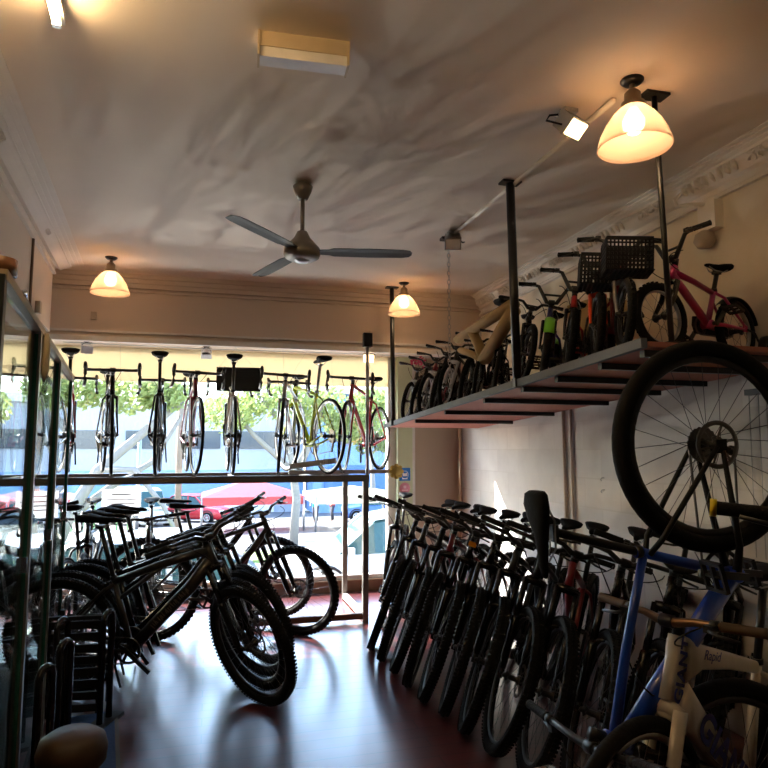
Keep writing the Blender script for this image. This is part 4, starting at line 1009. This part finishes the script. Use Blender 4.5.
# vehicles
MT['carwhite'] = mat('white car paint', (.62,.62,.62), .25, coat=.6); MT['carsilver'] = mat('silver car paint', (.42,.45,.48), .3, .3, coat=.6)
MT['carred'] = mat('red car paint', (.55,.02,.03), .25, coat=.6); MT['carblue'] = mat('blue car paint', (.06,.14,.38), .25, coat=.6)
MT['carglass'] = mat('teal car glass', (.03,.08,.085), .08, spec=.4); MT['lampclear'] = mat('headlamp', (.8,.82,.85), .1); MT['tail'] = mat('tail lamp', (.5,.01,.01), .2); MT['alloy'] = mat('alloy wheel', (.6,.61,.63), .3, .8)
def car(name, lab, cat, x, y, head, col, L=4.2, Wd=1.72, Hh=1.48, van=False):
    r = empty(name, (x, y, GZ(y)), lab, cat, 'vehicles in the street', R_(head)); hw = Wd/2
    def ring(px, zl, zu, w0, w1):
        return [V((px, -w0*.9, zl)), V((px, -w0, zl+.12)), V((px, -w1, (zl+zu)/2)), V((px, -w1*.95, zu-.05)), V((px, -w1*.82, zu)), V((px, 0, zu+.03)), V((px, w1*.82, zu)), V((px, w1*.95, zu-.05)), V((px, w1, (zl+zu)/2)), V((px, w0, zl+.12)), V((px, w0*.9, zl)), V((px, 0, zl))]
    f = L/2; bz = .95 if not van else 1.05
    st = [(f, .32, .58, hw*.70, hw*.72), (f-.08, .24, .70, hw*.86, hw*.88), (f-.35, .22, .80, hw*.95, hw*.97), (f-1.15, .22, .92, hw, hw), (0, .22, bz, hw, hw), (-f+.6, .24, bz, hw, hw*.99), (-f+.12, .28, bz-.02, hw*.93, hw*.95), (-f, .36, bz-.12, hw*.84, hw*.86)]
    obj('body', MB().loft([ring(*s) for s in st]), col, r)
    def ring2(px, zl, zu, w0, w1): return [V((px, -w0, zl)), V((px, -w1, zu-.06)), V((px, -w1*.85, zu)), V((px, w1*.85, zu)), V((px, w1, zu-.06)), V((px, w0, zl))]
    if van: gs = [(f-.75, .92, .98, hw*.9, hw*.88), (f-1.45, .95, Hh-.08, hw*.95, hw*.86), (f-1.8, .98, Hh, hw*.96, hw*.9), (-f+.12, 1.0, Hh, hw*.96, hw*.9), (-f+.02, 1.0, 1.1, hw*.93, hw*.9)]
    else: gs = [(f-1.05, .88, .93, hw*.9, hw*.86), (f-1.75, .92, Hh-.06, hw*.94, hw*.76), (f-2.2, .92, Hh, hw*.95, hw*.77), (-f+.75, .92, Hh-.02, hw*.95, hw*.75), (-f+.12, .92, .99, hw*.92, hw*.8)]
    obj('cabin', MB().loft([ring2(*s) for s in gs], smooth=False), col if van else 'carglass', r)
    if van:
        for s in (-1, 1): obj('side_window', MB().box((f-1.75, s*hw*.945, 1.32), (.75, .03, .42)), 'carglass', r)
        p0, p1 = V((f-.80, 0, .98)), V((f-1.42, 0, Hh-.12)); dn = (p1-p0).normalized(); c = (p0+p1)/2; rot = M((dn, V((0,1,0)), dn.cross(V((0,1,0))))).transposed(); obj('windscreen', MB().box(c+V((.03,0,.02)), ((p1-p0).length*.85, Wd*.8, .05), rot), 'carglass', r)
    else:
        rf = MB().loft([[V((px, -w, z)), V((px, -w*.9, z+.025)), V((px, w*.9, z+.025)), V((px, w, z))] for px, z, w in ((f-1.72, Hh-.07, hw*.76), (f-2.2, Hh, hw*.78), (-f+.8, Hh-.02, hw*.77), (-f+.6, Hh-.16, hw*.77))], smooth=False)
        for s in (-1, 1):
            for (xa, za, xb, zb) in ((f-1.05, .92, f-1.74, Hh-.05), (-.15, .93, -.2, Hh-.02), (-f+.16, .96, -f+.75, Hh-.04)):
                wa, wb_ = hw*.935, hw*.775; rf.bar((xa, s*wa, za), (xb, s*wb_, zb), .07, .05)
        obj('roof', rf, col, r)
    for sx in (f-.85, -f+.8):
        for s in (-1, 1):
            c = (sx, s*(hw-.09), .32); w = obj('wheel', MB().ringy(c, .32, [(0,-.09),(0,.09),(-.05,.11),(-.12,.10),(-.12,-.10),(-.05,-.11)], 28), 'rubber', r)
            q = MB(); cy = s*(hw+.005); q.lathe((sx, cy, .32), [(0,-.03),(.06,-.03),(.06,.03),(0,.03)], 12, 'y', False); q.ringy((sx, cy, .32), .20, [(0,-.03),(0,.03),(-.03,.03),(-.03,-.03)], 24)
            for k in range(7): a_ = k*math.tau/7; q.bar((sx, cy, .32), (sx+.18*math.cos(a_), cy, .32+.18*math.sin(a_)), .045, .03, (0,1,0))
            obj('hubcap', q, 'alloy', w)
            obj('wheel_arch', MB().ringy((sx, s*(hw-.06), .34), .40, [(0,-.08),(0,.085),(-.045,.085),(-.045,-.08)], 28), 'blackmatte', r)
    for s in (-1, 1):
        obj('headlamp', MB().box((f-.10, s*hw*.66, .66), (.16, .34, .13)), 'lampclear', r); obj('tail_lamp', MB().box((-f+.06, s*hw*.78, .82), (.10, .16, .26)), 'tail', r)
        obj('mirror', MB().box((f-1.3, s*(hw+.08), .98), (.10, .18, .12)), col, r)
    obj('bumper', MB().box((f-.03, 0, .42), (.10, Wd*.8, .12)), 'blackmatte', r)
    return r
car('car', 'silver car parked close outside the window, behind the left bikes', 'car', -.35, 9.75, 4, 'carsilver', 4.3, 1.72, 1.47)
car('car', 'white car parked outside the right end of the window', 'car', 3.35, 12.4, 176, 'carwhite', 4.2, 1.75, 1.55)
car('van', 'white van parked across the street', 'van', -3.5, 38, -62, 'carwhite', 4.6, 1.8, 2.0, True)
car('car', 'red car parked across the street', 'car', -.6, 40, -28, 'carred', 3.9, 1.72, 1.55)
car('car', 'blue car in the street beyond the white car', 'car', 9.3, 36, 170, 'carblue', 4.2, 1.75, 1.5)
# canopies
MT['pinkcloth'] = translucent('pink canopy cloth', (.55,.10,.11), .4); MT['creamcloth'] = translucent('cream canopy cloth', (.60,.55,.42), .4)
def canopy(x, y, w, dp, h, rise, lab, m):
    r = empty('canopy_tent', (x, y, GZ(y)), lab, 'canopy', 'canopy tents in the street')
    mb = MB(); c = [(-w/2,-dp/2),(w/2,-dp/2),(w/2,dp/2),(-w/2,dp/2)]
    vs = [V((a_, b_, h)) for a_, b_ in c]+[V((0,0,h+rise))]+[V((a_, b_, h-.35)) for a_, b_ in c]
    mb.add(vs, [(0,1,4),(1,2,4),(2,3,4),(3,0,4),(0,5,6,1),(1,6,7,2),(2,7,8,3),(3,8,5,0)]); obj('cloth', mb, m, r)
    for a_, b_ in c: obj('pole', MB().tube([(a_*.98, b_*.98, 0),(a_*.98, b_*.98, h)], .05, 8), 'steel', r)
canopy(2.0, 32, 4.6, 4, 1.65, .75, 'pink canopy tent standing in the street right of the red car', 'pinkcloth')
canopy(6.7, 31, 4.2, 4, 1.65, .35, 'cream canopy tent in the street beside the pink one', 'creamcloth')
canopy(-5.9, 25, 2.9, 3, 1.75, .35, 'pink canopy at the far left, seen through the glass cases', 'pinkcloth')
# poles
MT['polewood'] = mat('brown pole', (.26,.19,.14), .8)
tag(obj('street_pole', MB().tube([(-1.25, 30, GZ(30)),(-1.25, 30, 4.5)], .14, 10), 'polewood'), 'brown wooden pole across the street left of the red car', 'pole')
tag(obj('street_pole', MB().tube([(-3.2, 33, GZ(33)),(-3.2, 33, 2)], .09, 10), 'steel'), 'grey metal post across the street near the white van', 'pole')
r = empty('street_barrier', (-5.2, 34, GZ(34)), 'green metal fence by the white van across the street', 'fence'); MT['fgreen'] = mat('green fence', (.20,.42,.16), .6)
for k in range(7): obj('upright', MB().box((-1.5+k*.5, 0, .75), (.09,.06,1.5)), 'fgreen', r)
obj('rail', MB().box((0,0,1.45), (3.2,.05,.08)), 'fgreen', r); obj('rail', MB().box((0,0,.5), (3.2,.05,.08)), 'fgreen', r)
r = empty('window_notice', (-.83, YW-.005, .98), 'pale paper notice with faint lines of print taped inside the window glass', 'notice'); MT['paper'] = translucent('paper', (.80,.80,.82), .5)
obj('paper', MB().box((0,0,0), (.36,.003,.26)), 'paper', r)
obj('print', MB().box((0,-.003,.08), (.18,.002,.012)).box((0,-.003,.03), (.28,.002,.010)).box((0,-.003,-.01), (.26,.002,.010)).box((0,-.003,-.05), (.22,.002,.010)), 'greytext', r)
# trees
MT['bark'] = mat('pale bark', (.24,.22,.21), .85, bump=.5, scale=9); MT['leaf'] = translucent('leaves', (.30,.36,.13), .4); MT['leaf2'] = translucent('darker leaves', (.20,.28,.10), .4)
def tree(x, y, h, lab, limbs, crown, m='leaf', seed=1, nleaf=2600, lf=.22):
    rnd = random.Random(seed); r = empty('street_tree', (x, y, GZ(y)), lab, 'tree', 'trees across the street')
    mb = MB()
    for pts, r0 in limbs:
        n = len(pts); mb.tube(pts, [r0*(1-.55*i/(n-1)) for i in range(n)], 8, ref=(0,1,0))
    obj('trunk', mb, 'bark', r); mb = MB()
    for i in range(nleaf):
        c, R = crown[rnd.randrange(len(crown))]
        d_ = V((rnd.gauss(0,1), rnd.gauss(0,1), rnd.gauss(0,1))).normalized()*R*rnd.random()**.4; p = V(c)+V((d_.x, d_.y, d_.z*.7))
        n_ = V((rnd.uniform(-1,1), rnd.uniform(-1,1), rnd.uniform(-.2,1))).normalized(); t1 = n_.orthogonal().normalized(); t2 = n_.cross(t1); s_ = lf*rnd.uniform(.6,1.3)
        mb.add([p-t1*s_, p-t2*s_*.45, p+t1*s_, p+t2*s_*.45], [(0,1,2,3)])
    obj('crown', mb, m, r)
tree(-4.2, 20, 6, 'leaning tree with forked pale trunks across the street, at the left', [([(0,0,0),(.5,0,1.4),(1.2,0,2.6),(2.4,0,3.7),(3.4,.2,4.6)], .22), ([(.4,0,1.2),(1.5,.3,2.1),(2.6,.4,2.8),(3.4,.3,4.2)], .14), ([(1.2,0,2.6),(2.2,-.5,2.6),(3.0,-.6,1.6),(3.5,-.7,.6)], .11), ([(.2,0,.8),(-.2,.2,2.6),(-.5,.3,4.5)], .16)],
     [((.3,0,5.0), 1.1), ((1.7,.2,5.0), 1.2), ((2.9,0,4.8), .8), ((-1.2,.3,5.2), 1.2)], 'leaf', 3, 4200, .115)
tree(2.9, 23, 6, 'leafy tree with a thick forked trunk behind the silver bike', [([(0,0,0),(.1,0,1.6),(-.1,0,3.0),(-.6,0,4.4),(-1.6,0,5.6)], .17), ([(0,0,2.4),(.6,.1,3.6),(1.2,.2,5.2)], .16), ([(-.1,0,2.6),(-1.4,0,3.8),(-2.4,0,5.0)], .12)],
     [((-2.2,0,4.6), 1.1), ((-.7,0,5.2), 1.2), ((.9,.2,4.9), 1.2), ((2.1,0,4.2), .9), ((3.0,.4,5.0), 1.0)], 'leaf', 5, 5200, .115)
tree(-7.8, 24, 6, 'bushy tree at the far left beyond the glass cases', [([(0,0,0),(.1,0,1.8),(-.1,.2,4)], .2)], [((0,0,4.2), 1.6), ((1.2,0,4.8), 1.2), ((-1.2,0,5), 1.4)], 'leaf2', 8, 1800, .2)
tree(9.4, 38, 6, 'tree behind the red racing bike across the street', [([(0,0,0),(.1,0,2),(0,.2,4.2)], .2)], [((0,0,5.0), 1.7), ((-1.6,0,5.4), 1.3), ((1.6,0,4.6), 1.3)], 'leaf2', 9, 1800, .2)
# tall tree whose crown dapples the sun on the shop front
# people far off
MT['skin'] = mat('skin', (.42,.26,.18), .6); MT['teal'] = mat('teal shirt', (.06,.50,.50), .8); MT['redshirt'] = mat('red shirt', (.62,.04,.05), .8); MT['hair'] = mat('dark hair', (.02,.017,.015), .6); MT['trouser'] = mat('dark trousers', (.04,.04,.06), .8)
def person(x, y, lab, shirt, face, bend=.0):
    z0 = GZ(y); J = dict(pel=(0,0,.93), wai=(.01,0,1.08), che=(.02+bend*.2,0,1.30), nec=(.03+bend*.3,0,1.47), hea=(.05+bend*.35,0,1.60), top=(.05+bend*.36,0,1.70))
    vs = [J['pel'], J['wai'], J['che'], J['nec'], J['hea'], J['top']]; rad = [.14,.13,.15,.055,.095,.07]; ed = [(0,1),(1,2),(2,3),(3,4),(4,5)]
    for s in (-1, 1):
        b0 = len(vs); vs += [(.02+bend*.2, s*.17, 1.40), (.05+bend*.3, s*.23, 1.13), (.20+bend*.3, s*.20, .95), (.26+bend*.3, s*.19, .90)]; rad += [.06,.045,.036,.04]; ed += [(2,b0),(b0,b0+1),(b0+1,b0+2),(b0+2,b0+3)]
        b0 = len(vs); vs += [(.0, s*.09, .86), (.03+s*.06, s*.10, .48), (-.02+s*.10, s*.10, .08), (.12+s*.10, s*.11, .04)]; rad += [.09,.06,.042,.04]; ed += [(0,b0),(b0,b0+1),(b0+1,b0+2),(b0+2,b0+3)]
    me = bpy.data.meshes.new('person'); me.from_pydata(vs, ed, []); me.materials.append(MT['skin'])
    o = bpy.data.objects.new('person', me); COL.objects.link(o); md = o.modifiers.new('skin', 'SKIN'); sk = me.skin_vertices[0].data
    for i, q in enumerate(rad): sk[i].radius = (q, q)
    sk[0].use_root = True; o.modifiers.new('sub', 'SUBSURF').levels = 1; o.modifiers['sub'].render_levels = 1
    o.location = (x, y, z0); o.rotation_euler = (0, 0, R_(face)); tag(o, lab, 'person')
    def lo(rs): return MB().loft([[V((cx+rx*math.cos(k*math.pi/6), ry*math.sin(k*math.pi/6), z)) for k in range(12)] for cx, z, rx, ry in rs])
    obj('shirt', lo([(.0,.84,.165,.19),(.01,1.0,.16,.175),(.02+bend*.1,1.2,.17,.205),(.02+bend*.2,1.38,.16,.225),(.03+bend*.25,1.46,.08,.10)]), shirt, o)
    obj('hair', lo([(.02+bend*.35,1.60,.098,.10),(.03+bend*.35,1.68,.10,.098),(.045+bend*.36,1.75,.07,.07),(.045+bend*.36,1.775,.02,.02)]), 'hair', o)
    for s in (-1, 1): obj('trouser_leg', MB().tube([(.0, s*.09, .90),(.03+s*.06, s*.10, .48),(-.02+s*.10, s*.10, .10)], [.115,.085,.06], 10), 'trouser', o)
person(5.75, 36, 'person in a teal shirt standing under the cream canopy', 'teal', -120, .3)
person(6.75, 36.4, 'person in a red shirt standing beside the teal shirted person', 'redshirt', 200)

# ---------------------------------------------------------------- sun, sky, camera
w = bpy.data.worlds.new('World'); sc.world = w; w.use_nodes = True; nt = w.node_tree; bg = nt.nodes['Background']
sky = nt.nodes.new('ShaderNodeTexSky'); sky.sky_type = 'NISHITA'; sky.sun_disc = False; sky.sun_elevation = R_(38); sky.sun_rotation = R_(-45); sky.air_density = 1.1; sky.dust_density = .6
nt.links.new(sky.outputs[0], bg.inputs['Color']); bg.inputs['Strength'].default_value = .30
sl = bpy.data.lights.new('sun', 'SUN'); sl.energy = 7.5; sl.angle = R_(.6); sl.color = (1., .93, .82)
so = bpy.data.objects.new('sun', sl); COL.objects.link(so)
dv = V((math.cos(R_(38))*.66, -math.cos(R_(38))*.75, -math.sin(R_(38))))
so.rotation_euler = dv.to_track_quat('-Z', 'Y').to_euler()
# added spots standing in for sun glancing up off the car windscreens outside
for k, (gx_, gy_, gz_, e_) in enumerate(((-1.9, 9.9, -.12, 46), (-.6, 9.7, .30, 26), (-3.1, 10.4, -.2, 46))):
    gl = bpy.data.lights.new('windscreen glint', 'SPOT'); gl.energy = e_; gl.color = (1., .93, .84); gl.shadow_soft_size = .015; gl.spot_size = R_(46); gl.spot_blend = .9
    go = bpy.data.objects.new('windscreen_glint', gl); COL.objects.link(go); go.location = (gx_, gy_, gz_+.35)
    go.rotation_euler = (V((1.9, 3.2, 3.1))-go.location).to_track_quat('-Z', 'Y').to_euler()
pl = bpy.data.lights.new('window portal', 'AREA'); pl.shape = 'RECTANGLE'; pl.size = 5.0; pl.size_y = 2.0; pl.cycles.is_portal = True
po = bpy.data.objects.new('window_portal', pl); COL.objects.link(po); po.location = (-.65, 7.12, 1.2); po.rotation_euler = (R_(-90), 0, 0)

cam = bpy.data.cameras.new('camera'); co = bpy.data.objects.new('camera', cam); COL.objects.link(co); sc.camera = co
cam.sensor_width = 36; cam.lens = 36*650/768; cam.clip_start = .05
psi = math.atan(174/650); phi = math.atan(66/650)
fwd = V((math.sin(psi)*math.cos(phi), math.cos(psi)*math.cos(phi), math.sin(phi)))
co.location = (0, 0, 1.5); co.rotation_euler = fwd.to_track_quat('-Z', 'Y').to_euler()
sc.view_settings.view_transform = 'Standard'; sc.view_settings.look = 'None'; sc.view_settings.gamma = 1; sc.view_settings.exposure = 2.55
sc.view_settings.use_curve_mapping = False
sc.cycles.use_denoising = True
sc.cycles.max_bounces = 10; sc.cycles.transparent_max_bounces = 24; sc.cycles.diffuse_bounces = 6; sc.cycles.caustics_reflective = False; sc.cycles.caustics_refractive = False
sc.cycles.sample_clamp_indirect = 6.
